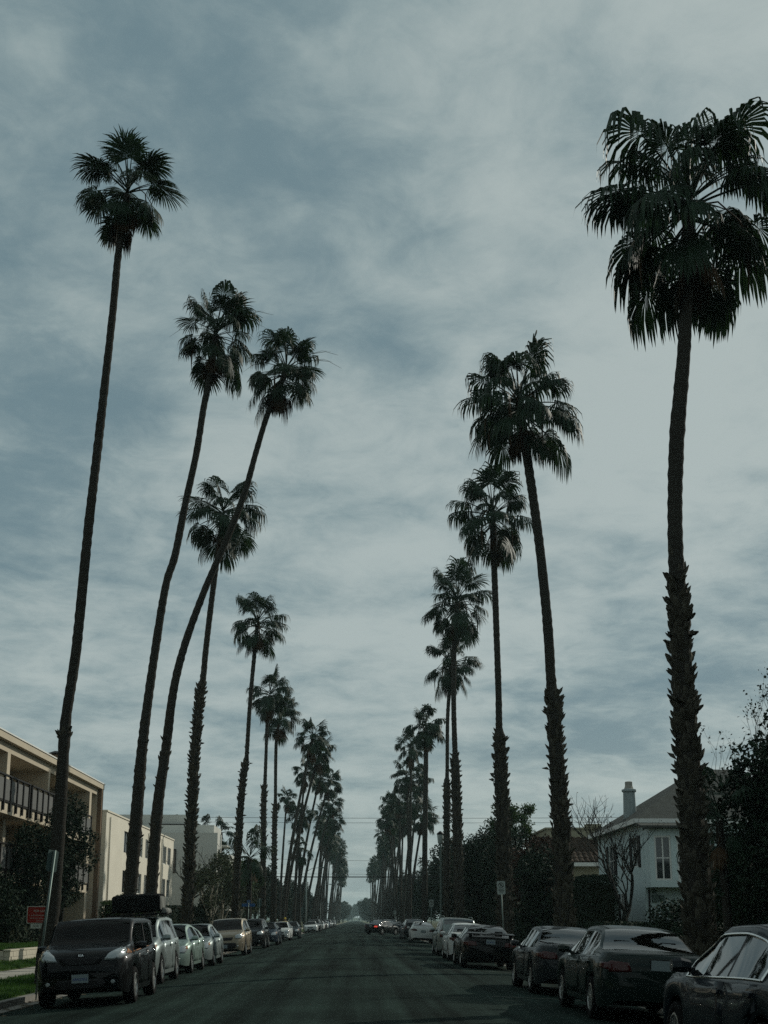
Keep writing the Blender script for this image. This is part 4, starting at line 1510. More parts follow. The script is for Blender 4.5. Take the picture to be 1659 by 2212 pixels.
for (a, b) in (((-ov - .02, -ov - .05), (W_ + ov + .02, -ov + .02)), ((-ov - .02, D_ + ov - .02), (W_ + ov + .02, D_ + ov + .05)),
               ((-ov - .05, -ov + .02), (-ov + .02, D_ + ov - .02)), ((W_ + ov - .02, -ov + .02), (W_ + ov + .05, D_ + ov - .02))):
    mb.box((a[0], a[1], H - t), (b[0], b[1], H + 0.02))
mb.box((-ov + .021, -ov + .021, H - 0.10), (W_ + ov - .021, D_ + ov - .021, H - 0.06))
mb.build('fascia', M_TRIM, root)
mb = MB()
cxx, cyy = 0.45, 4.4
mb.lathe([(0.36, H - 0.5), (0.30, H + 1.72), (0.37, H + 1.76), (0.37, H + 1.86), (0.25, H + 1.90)], 10, org=(cxx, cyy, 0))
ch = mb.build('chimney', mat('chimney_stucco', (0.27, 0.31, 0.31), 0.95, var=0.15, scale=2), roof)
mb = MB()
mb.lathe([(0.24, H + 1.902), (0.19, H + 2.05), (0.19, H + 2.25), (0.14, H + 2.27)], 10, org=(cxx, cyy, 0))
mb.build('chimney_cap', M_CONC, roof)
# bay
bay = MB()
BX, BZ = 0.02, 2.70
BH = ((0.22, 0.98, 0.30, 2.30), (1.25, 2.05, 0.30, 2.30))
wall_plane(bay, (BX, -1.1, BZ), (1, 0, 0), 2.3, 2.62, BH, (0, -1, 0), 0.1)
bay.quad((BX, 0, BZ), (BX, -1.1, BZ), (BX, -1.1, BZ + 2.62), (BX, 0, BZ + 2.62))
bay.quad((BX + 2.3, -1.1, BZ), (BX + 2.3, 0, BZ), (BX + 2.3, 0, BZ + 2.62), (BX + 2.3, -1.1, BZ + 2.62))
bay.quad((BX, 0, BZ), (BX + 2.3, 0, BZ), (BX + 2.3, -1.1, BZ), (BX, -1.1, BZ))
b_o = bay.build('bay', M_WHITE, root)
for h_ in BH:
    window(b_o, Vector((BX, -1.1, BZ)), Vector((1, 0, 0)), Vector((0, -1, 0)), *h_, 0.09, M_TRIM, 1, 0.08, trans=1)
mb = MB()
bz = BZ + 2.625
mb.add([(-0.45, -1.6, bz), (2.9, -1.6, bz), (2.9, -0.004, bz + .30), (-0.45, -0.004, bz + .30), (-0.45, -1.6, bz + .10), (2.9, -1.6, bz + .10), (2.9, -0.004, bz + .40), (-0.45, -0.004, bz + .40)],
       [(0, 3, 2, 1), (4, 5, 6, 7), (0, 1, 5, 4), (1, 2, 6, 5), (3, 0, 4, 7), (2, 3, 7, 6)])
mb.build('bay_roof', M_SHINGLE, root)
for (x, z, w_, h_) in ((0.30, 2.05, 0.26, 0.34), (0.64, 2.10, 0.20, 0.26), (0.34, 2.45, 0.14, 0.2), (0.30, 0.9, 0.36, 0.5)):
    obox((0, 0, 0), (1, 0, 0), (0, -1, 0), x, x + w_, z, z + h_, 0.003, 0.12).build('meter_box', M_GALV, root)
mb = MB()
mb.tube([(0.16, -0.05, 0), (0.16, -0.05, 2.65)], 0.04, 8)
mb.build('downpipe', M_DARKM, root, smooth=True)

# yellow house with tiled roof behind
off = Vector((11.9, 78.0, 0.2))
root = empty('house', off, (0, 0, 0), 'yellow stucco house with brown tile roof behind the second right palm', 'building')
mb = MB()
mb.box((0.6, 0.6, 0), (9.0, 10.0, 4.85))
mb.box((0.9, 3.2, 4.86), (9.0, 10.0, 7.2))
mb.build('wall', M_YELL, root)
mb = MB()
ncol, nrow = 26, 7
b0 = len(mb.v)
for j in range(nrow):
    y0, y1 = 0.05 + 3.1 * j / nrow, 0.05 + 3.1 * (j + 1) / nrow
    z0, z1 = 4.90 + 1.75 * j / nrow, 4.90 + 1.75 * (j + 1) / nrow
    for i in range(ncol):
        xa = 0.05 + 9.1 * i / ncol
        wd = 9.1 / ncol
        mb.add([(xa, y0, z0), (xa + wd * .25, y0, z0 + .07), (xa + wd * .5, y0, z0 + .09), (xa + wd * .75, y0, z0 + .07), (xa + wd, y0, z0),
                (xa, y1, z1 - .03), (xa + wd * .25, y1, z1 + .03), (xa + wd * .5, y1, z1 + .05), (xa + wd * .75, y1, z1 + .03), (xa + wd, y1, z1 - .03)],
               [(0, 1, 6, 5), (1, 2, 7, 6), (2, 3, 8, 7), (3, 4, 9, 8), (0, 4, 3, 2, 1)])
rf = tag(mb.build('roof', M_TILE, root), None, None, None, 'stuff')
mb = MB()
mb.box((0.0, 0.0, 4.62), (9.2, 0.12, 4.86))
for i in range(12):
    mb.box((0.3 + i * 0.78, 0.121, 4.68), (0.42 + i * 0.78, 0.598, 4.80))
mb.build('eaves', M_TRIM, root)
mb = MB()
mb.box((0.8, 3.1, 7.2), (9.1, 10.1, 7.32))
mb.box((3.6, 3.05, 7.32), (4.6, 4.0, 7.55))
mb.build('parapet', M_YELL, root)
window(root, Vector((0.6, 0.6, 0)), Vector((1, 0, 0)), Vector((0, -1, 0)), 2.6, 3.6, 2.7, 4.0, -0.005, M_DARKM, 1, 0.06)
window(root, Vector((0.6, 0.6, 0)), Vector((1, 0, 0)), Vector((0, -1, 0)), 0.8, 1.7, 0.6, 2.0, -0.005, M_DARKM, 1, 0.06)

# raised lawn with its block wall on the left, and a white fence stub
mb = MB()
wx0, wx1, wy0, wy1, wt = -14.5, -11.05, 40.0, 62.0, 0.52
root = empty('retaining_wall', (wx1, wy0, 0.05), (0, 0, 0), 'low pale block wall holding the raised lawn by the red sign', 'wall')
blk = MB().box((-0.10, -0.192, -0.085), (0.10, 0.192, 0.085)).mesh('block', M_BLOCK)
blk2 = MB().box((-0.192, -0.10, -0.085), (0.192, 0.10, 0.085)).mesh('block', M_BLOCK)
core = MB()
core.box((-0.18, 0.02, -0.2), (-0.02, wy1 - wy0, 0.42))
core.box((wx0 - wx1, 0.02, -0.2), (-0.182, 0.18, 0.42))
core.build('core', M_BLOCK, root)
for r_ in range(3):
    for k in range(int((wy1 - wy0) / 0.4)):
        put('block', blk, root, (-0.10 + rnd.uniform(-.004, .004), 0.2 + k * 0.4 + (0.2 if r_ % 2 else 0), -0.02 + r_ * 0.178))
    for k in range(8):
        put('block', blk2, root, (-0.21 - 0.2 - k * 0.4 + (0.0 if r_ % 2 else 0.0), 0.10 + rnd.uniform(-.004, .004), -0.02 + r_ * 0.178))
MB().box((-0.22, -0.03, 0.425), (0.02, wy1 - wy0, 0.475)).build('coping', M_BLOCK, root)
mb = MB()
strip(mb, [wx0, wx1 - 0.22], [wt + 0.1, wt - 0.02], wy0 + 0.2, wy1, 12)
tag(mb.build('lawn', M_LAWN), 'raised lawn behind the low block wall', None, None, 'structure')
grass(26000, wx0, wx1 - 0.25, wy0 + 0.2, wy0 + 14, lambda a: wt - 0.02 + (wx1 - 0.22 - a) * 0.035, 0.05, 0.11, 'green grass of the raised lawn')

# white low wall with openings by the evergreen
root = empty('garden_wall', (-12.3, 54.0, 0.5), (0, 0, 0), 'cream stepped garden wall with small arches beside the first palm', 'wall')
mb = MB()
wall_plane(mb, (0, 0, 0), (0, 1, 0), 9.0, 0.8, [(0.6, 1.0, 0.0, 0.55), (1.25, 1.65, 0.0, 0.55), (1.9, 2.3, 0.0, 0.55)], (1, 0, 0), 0.2)
mb.box((-0.25, 0.0, 0.0), (-0.21, 9.0, 0.79))
mb.quad((-0.2, 0, 0), (0, 0, 0), (0, 0, .8), (-0.2, 0, .8))
mb.build('wall', M_CREAM, root)
MB().box((-0.28, -0.04, 0.801), (0.05, 9.04, 0.88)).build('coping', M_CREAM, root)

# ------------------------------------------------------------------ signs, lamps, wires
def text(name, s, size, m, parent, loc, rot, ex=0.002, align='CENTER'):
    cu = bpy.data.curves.new(name, 'FONT')
    cu.body = s
    cu.size = size
    cu.extrude = ex
    cu.align_x = align
    cu.align_y = 'CENTER'
    cu.materials.append(m)
    o = bpy.data.objects.new(name, cu)
    link(o)
    me = bpy.data.meshes.new_from_object(o.evaluated_get(bpy.context.evaluated_depsgraph_get()))
    me.name = name
    bpy.data.objects.remove(o)
    o = bpy.data.objects.new(name, me)
    o.location = loc
    o.rotation_euler = rot
    return link(o, parent)


def rounded_panel(w, h, t, r_=0.04):
    mb = MB()
    pts = []
    for (cx_, cz_, a0) in ((w / 2 - r_, h / 2 - r_, 0), (-w / 2 + r_, h / 2 - r_, 90), (-w / 2 + r_, -h / 2 + r_, 180), (w / 2 - r_, -h / 2 + r_, 270)):
        for k in range(5):
            a = R(a0 + k * 22.5)
            pts.append((cx_ + r_ * math.cos(a), cz_ + r_ * math.sin(a)))
    n = len(pts)
    mb.v = [(x, -t / 2, z) for x, z in pts] + [(x, t / 2, z) for x, z in pts]
    mb.f = [tuple(range(n)), tuple(reversed(range(n, 2 * n)))] + [(i, n + i, n + (i + 1) % n, (i + 1) % n) for i in range(n)]
    return mb


def sign_post(label, x, y, top, faces=True, lean=(0, 0), yaw=0.0, panel=(0.30, 0.50), sub=None, group='parking signs on posts', zg=None):
    g = gz(x) if zg is None else zg
    h = top - g
    root = empty('parking_sign', (x, y, g), (lean[0], lean[1], yaw), label, 'sign', group)
    mb = MB()
    mb.tube([(0, 0, -0.2), (0, 0, h)], 0.028, 6)
    mb.build('post', M_GALV, root, smooth=True)
    w, hh = panel
    p = rounded_panel(w, hh, 0.012).build('panel', M_SIGNW if faces else M_SIGNBACK, root)
    p.location = (0, -0.04 if faces else 0.04, h - hh / 2)
    if faces:
        mb = MB()
        n = 24
        ro, ri = w * 0.33, w * 0.27
        cz_ = hh * 0.20
        for k in range(n):
            a, b = 2 * math.pi * k / n, 2 * math.pi * (k + 1) / n
            mb.quad((ri * math.cos(a), -0.009, cz_ + ri * math.sin(a)), (ro * math.cos(a), -0.009, cz_ + ro * math.sin(a)),
                    (ro * math.cos(b), -0.009, cz_ + ro * math.sin(b)), (ri * math.cos(b), -0.009, cz_ + ri * math.sin(b)))
        s_ = ri * 0.72
        t_ = 0.012
        mb.quad((-s_ - t_, -0.0095, cz_ + s_ - t_), (s_ - t_, -0.0095, cz_ - s_ - t_), (s_ + t_, -0.0095, cz_ - s_ + t_), (-s_ + t_, -0.0095, cz_ + s_ + t_))
        mb.build('prohibition_ring', M_SIGNRED if False else M_SIGNBLK, p)
        text('letter', 'P', w * 0.52, M_SIGNBLK, p, (0, -0.010, cz_), (math.pi / 2, 0, 0), 0.001)
        mb = MB()
        for k, (ww, zz) in enumerate(((0.30, -0.10), (0.34, -0.20), (0.22, -0.31))):
            mb.box((-w * ww, -0.010, hh * zz - 0.012), (w * ww, -0.0065, hh * zz + 0.012))
        mb.build('print_lines', M_SIGNBLK, p)
    return root


pb = at(84, 2042, 27.0)
sign_post('grey back of a leaning parking sign in front of the nearest left palm', pb.x, 27.0, 2.98, False, (0, 0.10), R(58), (0.31, 0.47))
sign_post('no-parking sign in front of the straight right palm', at(1089, 1990, 50.5).x, 50.5, 3.02, True, (0, -0.035), 0.0, (0.34, 0.54))
sign_post('small no-parking sign left of the lamp post', at(932, 1990, 97).x, 97, 3.0, True, (0, 0), 0.0, (0.34, 0.52))
sign_post('distant no-parking sign on the right past the cross street', at(853, 1990, 186).x, 186, 2.9, True, (0, 0), 0.0, (0.36, 0.6))
sign_post('pale sign back between the close pair of palms', at(557, 1990, 88).x, 88, 2.95, False, (0, 0.03), R(10), (0.32, 0.62))
sign_post('pale sign back on the left at the cross street', at(650, 1990, 157).x, 157, 3.0, False, (0, 0), R(8), (0.42, 0.9))
# street name blades on a post
root = empty('street_sign', (at(536, 1990, 82).x, 82, gz(-7.3)), (0, 0, R(20)), 'post with two blue street name blades beside the fifth palm', 'sign')
MB().tube([(0, 0, -0.2), (0, 0, 2.75)], 0.03, 8).build('post', M_GALV, root, smooth=True)
MB().box((-0.45, -0.012, 2.42), (0.45, 0.012, 2.62)).build('blade', M_SIGNBLUE, root)
MB().box((-0.012, -0.42, 2.65), (0.012, 0.42, 2.83)).build('blade', M_SIGNBLUE, root)

# red letting board
sx = at(88, 1990, 44).x
root = empty('letting_sign', (sx, 44.0, 0.52), (0, 0, R(6)), 'dark red letting board with white border and lettering on a white post', 'sign')
MB().box((0.22, -0.045, -0.1), (0.31, 0.045, 1.35)).build('post', M_TRIM, root)
p = rounded_panel(0.96, 0.60, 0.03, 0.05).build('panel', M_SIGNW, root)
p.location = (0.0, -0.065, 1.11)
q = rounded_panel(0.91, 0.55, 0.012, 0.04).build('panel_face', M_SIGNRED, p)
q.location = (0, -0.016, 0)
text('lettering', 'FOR LEASE', 0.105, M_SIGNW, q, (0.0, -0.007, 0.13), (math.pi / 2, 0, 0), 0.001)
mb = MB()
rg = random.Random(3)
for zz, x0, x1 in ((-0.01, -0.40, 0.40), (-0.11, -0.34, 0.34), (-0.20, -0.14, 0.18)):
    x = x0
    while x < x1:
        w_ = rg.uniform(0.018, 0.035)
        hgt = rg.choice((0.025, 0.03, 0.04))
        mb.box((x, -0.009, zz - 0.02), (x + w_ * 0.35, -0.0062, zz - 0.02 + hgt))
        mb.box((x + w_ * 0.36, -0.009, zz - 0.02), (x + w_, -0.0062, zz - 0.012))
        x += w_ + (0.05 if rg.random() < 0.14 else 0.012)
mb.build('small_print', M_SIGNW, q)
rd = MB().box((-0.33, -0.012, -0.075), (0.36, 0.012, 0.075)).build('rider_panel', M_SIGNW, root)
rd.location = (0.0, -0.062, 0.715)
text('lettering', 'FOR LEASE', 0.115, M_SIGNBLK, rd, (0.015, -0.013, 0), (math.pi / 2, 0, 0), 0.001)


def lantern(label, x, y, top):
    g = gz(x)
    h = top - g
    root = empty('street_lamp', (x, y, g), (0, 0, 0), label, 'street lamp', 'street lamps')
    mb = MB()
    mb.lathe([(0.17, 0), (0.17, 0.5), (0.10, 0.65), (0.085, 1.0), (0.06, h - 1.0), (0.06, h - 0.95)], 10)
    mb.build('pole', M_GALV, root, smooth=True)
    mb = MB()
    mb.lathe([(0.13, h - 0.95), (0.19, h - 0.85), (0.24, h - 0.28), (0.22, h - 0.26)], 10)
    mb.build('lantern', M_SIGNW, root, smooth=True)
    mb = MB()
    mb.lathe([(0.28, h - 0.255), (0.24, h - 0.16), (0.07, h - 0.03), (0.02, h)], 10)
    mb.build('cap', M_DARKM, root, smooth=True)
    return root


def arm_lamp(label, x, y, top, s):
    g = gz(x)
    h = top - g
    root = empty('street_lamp', (x, y, g), (0, 0, 0), label, 'street lamp', 'street lamps')
    mb = MB()
    mb.tube([(0, 0, 0), (0, 0, h)], [0.11, 0.075], 8)
    mb.build('pole', M_SIGNW, root, smooth=True)
    mb = MB()
    mb.tube([(0, 0, h - 0.3), (s * 0.8, 0, h + 0.15), (s * 1.8, 0, h + 0.25)], [0.04, 0.035, 0.03], 6)
    mb.build('arm', M_GALV, root, smooth=True)
    MB().box((min(s * 1.75, s * 2.4), -0.13, h + 0.16), (max(s * 1.75, s * 2.4), 0.13, h + 0.32)).build('lamp_head', M_GALV, root)
    return root


lantern('lantern street lamp standing between two right palms', at(953, 1990, 89).x, 89, at(950, 1795, 89).z)
arm_lamp('tall pale lamp post on the left just past the cross street', at(661, 1990, 172).x, 172, 8.4, 1)
arm_lamp('lamp post on the left halfway down the far row', XC - 6.9, 260, 8.6, 1)
arm_lamp('lamp post on the right halfway down the far row', XC + 6.9, 300, 8.6, -1)


def wire(label, y, z, x0, x1, sag, r_, y1=None):
    mb = MB()
    n = 24
    y1 = y if y1 is None else y1
    mb.tube([(x0 + (x1 - x0) * i / n, y + (y1 - y) * i / n, z - sag * (1 - (2 * i / n - 1) ** 2)) for i in range(n + 1)], r_, 5)
    o = mb.build('utility_wire', M_WIRE)
    return tag(o, label, 'wire', 'overhead wires')


wire('thick black cable across the street just above the far cars', 135.5, 6.75, -42, 38, 0.65, 0.055)
wire('upper thin power line high over the cross street', 137, 13.6, -70, 75, 0.9, 0.022)
wire('lower thin power line just under the upper one', 138, 13.15, -70, 75, 0.9, 0.018)
wire('thin line sloping between the far palm rows', 250, 14.2, -30, 32, 0.6, 0.03, 262)
wire('faint farthest line between the palm rows', 305, 13.0, -30, 32, 0.4, 0.03)

# ------------------------------------------------------------------ cars
def lerp_profile(pts, y):
    if y <= pts[0][0]:
        return pts[0][1]
    for (a, za), (b, zb) in zip(pts, pts[1:]):
        if y <= b:
            t = (y - a) / (b - a)
            return za + (zb - za) * t
    return pts[-1][1]


def smooth_profile(pts, y):
    """monotone-ish cubic through the points"""
    n = len(pts)
    if y <= pts[0][0]:
        return pts[0][1]
    if y >= pts[-1][0]:
        return pts[-1][1]
    for i in range(n - 1):
        (a, za), (b, zb) = pts[i], pts[i + 1]
        if y <= b:
            def slope(j):
                if j <= 0 or j >= n - 1:
                    k = 1 if j <= 0 else n - 1
                    return (pts[k][1] - pts[k - 1][1]) / (pts[k][0] - pts[k - 1][0])
                s0 = (pts[j][1] - pts[j - 1][1]) / (pts[j][0] - pts[j - 1][0])
                s1 = (pts[j + 1][1] - pts[j][1]) / (pts[j + 1][0] - pts[j][0])
                if s0 * s1 <= 0:
                    return 0.0
                return 2 * s0 * s1 / (s0 + s1)
            h = b - a
            t = (y - a) / h
            m0, m1 = slope(i) * h, slope(i + 1) * h
            return (2 * t ** 3 - 3 * t * t + 1) * za + (t ** 3 - 2 * t * t + t) * m0 + (-2 * t ** 3 + 3 * t * t) * zb + (t ** 3 - t * t) * m1
    return pts[-1][1]


# profiles run from the tail (-) to the nose (+); y in metres from the middle of the wheelbase
SPEC = {
    'sedan': dict(L=(-2.42, 2.38), W=0.90, wb=1.38, wr=0.325, top=[(-2.42, 0.78), (-2.36, 0.98), (-2.20, 1.06), (-1.62, 1.09), (-0.95, 1.40), (-0.35, 1.465), (0.30, 1.45), (1.22, 1.02), (1.80, 0.93), (2.20, 0.80), (2.38, 0.62)],
                  belt=[(-2.42, 0.80), (-2.2, 0.96), (-1.3, 0.97), (0.6, 0.92), (1.3, 0.90), (2.0, 0.80), (2.38, 0.60)], roofw=0.62,
                  cowl=1.18, rf=0.32, rr=-0.92, rb=-1.60, side=[(-1.40, -0.42), (-0.36, 0.98)], quarter=None),
    'coupe': dict(L=(-2.38, 2.38), W=0.90, wb=1.37, wr=0.325, top=[(-2.38, 0.76), (-2.33, 0.98), (-2.15, 1.05), (-1.55, 1.08), (-0.85, 1.37), (-0.25, 1.43), (0.30, 1.41), (1.20, 1.00), (1.80, 0.91), (2.20, 0.79), (2.38, 0.62)],
                  belt=[(-2.38, 0.80), (-2.1, 0.95), (-1.3, 0.95), (0.6, 0.90), (1.3, 0.88), (2.0, 0.78), (2.38, 0.60)], roofw=0.60,
                  cowl=1.16, rf=0.32, rr=-0.82, rb=-1.53, side=[(-1.30, -0.30), (-0.24, 0.98)], quarter=None),
    'boxy': dict(L=(-1.95, 2.13), W=0.893, wb=1.275, wr=0.335, taper=0.24, top=[(-1.95, 0.85), (-1.91, 1.20), (-1.84, 1.50), (-1.68, 1.59), (-0.8, 1.615), (0.45, 1.61), (0.70, 1.585), (1.30, 1.12), (1.75, 1.06), (2.00, 0.98), (2.10, 0.84), (2.13, 0.62)],
                 belt=[(-1.95, 0.95), (-1.6, 1.06), (-0.4, 0.99), (0.9, 0.95), (1.4, 0.95), (1.9, 0.88), (2.13, 0.60)], roofw=0.765,
                 cowl=1.26, rf=0.70, rr=-1.62, rb=-1.90, side=[(-1.35, -0.36), (-0.28, 1.05)], quarter=None),
    'suv': dict(L=(-2.28, 2.30), W=0.91, wb=1.33, wr=0.355, top=[(-2.28, 0.80), (-2.22, 1.15), (-2.10, 1.50), (-1.88, 1.66), (-0.8, 1.70), (0.15, 1.685), (0.40, 1.65), (1.26, 1.15), (1.78, 1.06), (2.15, 0.93), (2.26, 0.76), (2.30, 0.60)],
                belt=[(-2.28, 0.98), (-1.9, 1.10), (-0.4, 1.05), (0.9, 1.02), (1.4, 1.00), (2.0, 0.88), (2.30, 0.62)], roofw=0.70,
                cowl=1.22, rf=0.40, rr=-1.90, rb=-2.20, side=[(-2.02, -1.28), (-1.20, -0.40), (-0.33, 1.02)], quarter=None),
    'hatch': dict(L=(-2.22, 2.24), W=0.875, wb=1.35, wr=0.315, top=[(-2.22, 0.82), (-2.16, 1.02), (-2.02, 1.14), (-1.55, 1.31), (-0.6, 1.46), (0.05, 1.49), (0.40, 1.46), (1.42, 0.99), (1.80, 0.90), (2.12, 0.74), (2.24, 0.58)],
                  belt=[(-2.22, 0.92), (-1.9, 1.02), (-0.4, 0.98), (0.9, 0.92), (1.4, 0.88), (2.0, 0.76), (2.24, 0.56)], roofw=0.62,
                  cowl=1.36, rf=0.42, rr=-0.75, rb=-1.98, side=[(-1.45, -0.46), (-0.40, 1.12)], quarter=None),
    'compact': dict(L=(-2.20, 2.28), W=0.855, wb=1.30, wr=0.31, top=[(-2.20, 0.80), (-2.14, 0.98), (-2.0, 1.07), (-1.55, 1.10), (-0.90, 1.40), (-0.3, 1.475), (0.28, 1.455), (1.18, 1.02), (1.72, 0.92), (2.12, 0.78), (2.28, 0.60)],
                    belt=[(-2.20, 0.80), (-2.0, 0.96), (-1.3, 0.97), (0.6, 0.92), (1.3, 0.90), (1.95, 0.78), (2.28, 0.58)], roofw=0.60,
                    cowl=1.14, rf=0.30, rr=-0.88, rb=-1.53, side=[(-1.36, -0.42), (-0.36, 0.96)], quarter=None),
}


class Car:
    pass


def build_body(sp):
    y0, y1 = sp['L']
    W, wb, wr = sp['W'], sp['wb'], sp['wr']
    arch = wr + 0.07
    keys = {y0, y1, sp['cowl'], sp['rf'], sp['rr'], sp['rb'], 0.0}
    for a, b in sp['side']:
        keys |= {a, b}
    ys = set(keys)
    for c in (-wb, wb):
        for k in range(9):
            ys.add(c + arch * math.cos(math.pi * k / 8))
    k = y0
    while k < y1:
        ys.add(k)
        k += 0.13
    for d in (0.015, 0.045, 0.09, 0.15, 0.23, 0.32):
        ys.add(y0 + d)
        ys.add(y1 - d)
    ys = sorted(ys)
    st = [ys[0]]
    for y in ys[1:]:
        if y - st[-1] > 0.022:
            st.append(y)
        elif y in keys:
            st[-1] = y
    ys = st
    cab0, cab1 = sp['rb'], sp['cowl']
    rings = []
    for y in ys:
        # plan taper at both ends
        df, dr = (y1 - y), (y - y0)
        w = W
        if df < 0.75:
            w = W * (1 - sp.get('taper', 0.36) * (1 - df / 0.75) ** 2.6)
        if dr < 0.55:
            w = min(w, W * (1 - 0.24 * (1 - dr / 0.55) ** 2.6))
        zt = smooth_profile(sp['top'], y)
        zb_ = min(smooth_profile(sp['belt'], y), zt - 0.045)
        zl = 0.23
        if df < 0.35:
            zl += 0.10 * (1 - df / 0.35) ** 2
        if dr < 0.30:
            zl += 0.12 * (1 - dr / 0.30) ** 2
        inarch = False
        for c in (-wb, wb):
            if abs(y - c) < arch - 0.004:
                zl = max(zl, wr + math.sqrt(arch * arch - (y - c) ** 2) * 0.98)
                inarch = True
        zl = min(zl, zb_ - 0.14)
        # cabin blend
        cab = 0.0
        if cab0 < y < cab1:
            rise = zt - zb_
            cab = max(0.0, min(1.0, (rise - 0.07) / 0.36))
        wt = w * 0.90 * (1 - cab) + (sp['roofw']) * cab
        z5 = zt - (0.035 + 0.03 * cab)
        hb = zb_ - zl
        ring = [(w * 0.955, zl), (w * 0.985, zl + hb * 0.22), (w * 1.0, zl + hb * 0.52), (w * 0.992, zl + hb * 0.80), (w * 0.968, zb_ - 0.012), (w * 0.945, zb_)]
        x5, x4 = wt, w * 0.945
        ring.append((x4 + (x5 - x4) * 0.90, zb_ + (z5 - zb_) * 0.88))
        ring.append((x5, z5))
        ring.append((x5 * 0.93, z5 + (zt - z5) * 0.5))
        ring.append((x5 * 0.55, z5 + (zt - z5) * 0.88))
        ring.append((0.0, zt))
        rings.append((y, ring))
    return ys, rings


def grid_part(name, rings, sel, m, parent, thick=None, smooth=True):
    """extract the faces of the loft chosen by sel(i, r) on both sides"""
    vid, mb = {}, MB()

    def V(i, r, s):
        y, ring = rings[i]
        x, z = ring[r]
        key = (i, r, s if x > 1e-6 else 1)
        if key not in vid:
            vid[key] = len(mb.v)
            mb.v.append((x * s, y, z))
        return vid[key]
    for i in range(len(rings) - 1):
        for r in range(len(rings[0][1]) - 1):
            if not sel(i, r):
                continue
            for s in (1, -1):
                q = (V(i, r, s), V(i + 1, r, s), V(i + 1, r + 1, s), V(i, r + 1, s))
                if s < 0:
                    q = q[::-1]
                mb.f.append(tuple(reversed(q)) if False else q)
    return mb


def wheel_meshes(r_, style):
    key = ('wheel', round(r_, 3), style)
    if key in MATS:
        return MATS[key]
    w = 0.105
    t = MB()
    t.lathe([(r_ * 0.64, -w), (r_ * 0.93, -w * 1.02), (r_ * 0.985, -w * 0.8), (r_, -w * 0.4), (r_, w * 0.4), (r_ * 0.985, w * 0.8), (r_ * 0.93, w * 1.02), (r_ * 0.66, w * 0.98), (r_ * 0.64, w * 0.55)], 28, 'x')
    tyre = t.mesh('tyre', M_RUBBER, True)
    rm = MB()
    R1 = r_ * 0.66
    n = {'five': 5, 'six': 6, 'many': 10, 'cap': 8}[style]
    segs = 28
    for k in range(segs):       # outer ring
        a, b = 2 * math.pi * k / segs, 2 * math.pi * (k + 1) / segs
        for (ra, xa, rb, xb) in ((R1, w * 0.96, R1 * 0.90, w * 1.00), (R1 * 0.90, w * 1.00, R1 * 0.86, w * 0.55)):
            rm.quad((xa, ra * math.cos(a), ra * math.sin(a)), (xa, ra * math.cos(b), ra * math.sin(b)), (xb, rb * math.cos(b), rb * math.sin(b)), (xb, rb * math.cos(a), rb * math.sin(a)))
    rm.lathe([(R1 * 0.24, w * 0.5), (R1 * 0.22, w * 0.92), (R1 * 0.12, w * 0.98)], 12, 'x')
    for k in range(n):
        a = 2 * math.pi * k / n
        ca, sa = math.cos(a), math.sin(a)
        wd0, wd1 = R1 * (0.20 if n <= 6 else 0.09), R1 * (0.13 if n <= 6 else 0.06)
        if style == 'cap':
            wd0, wd1 = R1 * 0.15, R1 * 0.24

        def Pt(rad_, lat, x):
            return (x, rad_ * ca - lat * sa, rad_ * sa + lat * ca)
        r0_, r1_ = R1 * 0.18, R1 * 0.92
        rm.add([Pt(r0_, -wd0, w * 0.92), Pt(r0_, wd0, w * 0.92), Pt(r1_, wd1, w * 0.90), Pt(r1_, -wd1, w * 0.90),
                Pt(r0_, -wd0, w * 0.60), Pt(r0_, wd0, w * 0.60), Pt(r1_, wd1, w * 0.60), Pt(r1_, -wd1, w * 0.60)],
               [(0, 1, 2, 3), (0, 3, 7, 4), (1, 5, 6, 2), (2, 6, 7, 3), (0, 4, 5, 1)])
    rim = rm.mesh('rim', M_ALLOY if style != 'cap' else M_ALLOYD)
    hb = MB()
    hb.lathe([(R1 * 0.98, w * 0.25), (R1 * 0.98, w * 0.30)], 20, 'x')
    hub = hb.mesh('brake_disc', M_WELL)
    MATS[key] = (tyre, rim, hub)
    return MATS[key]


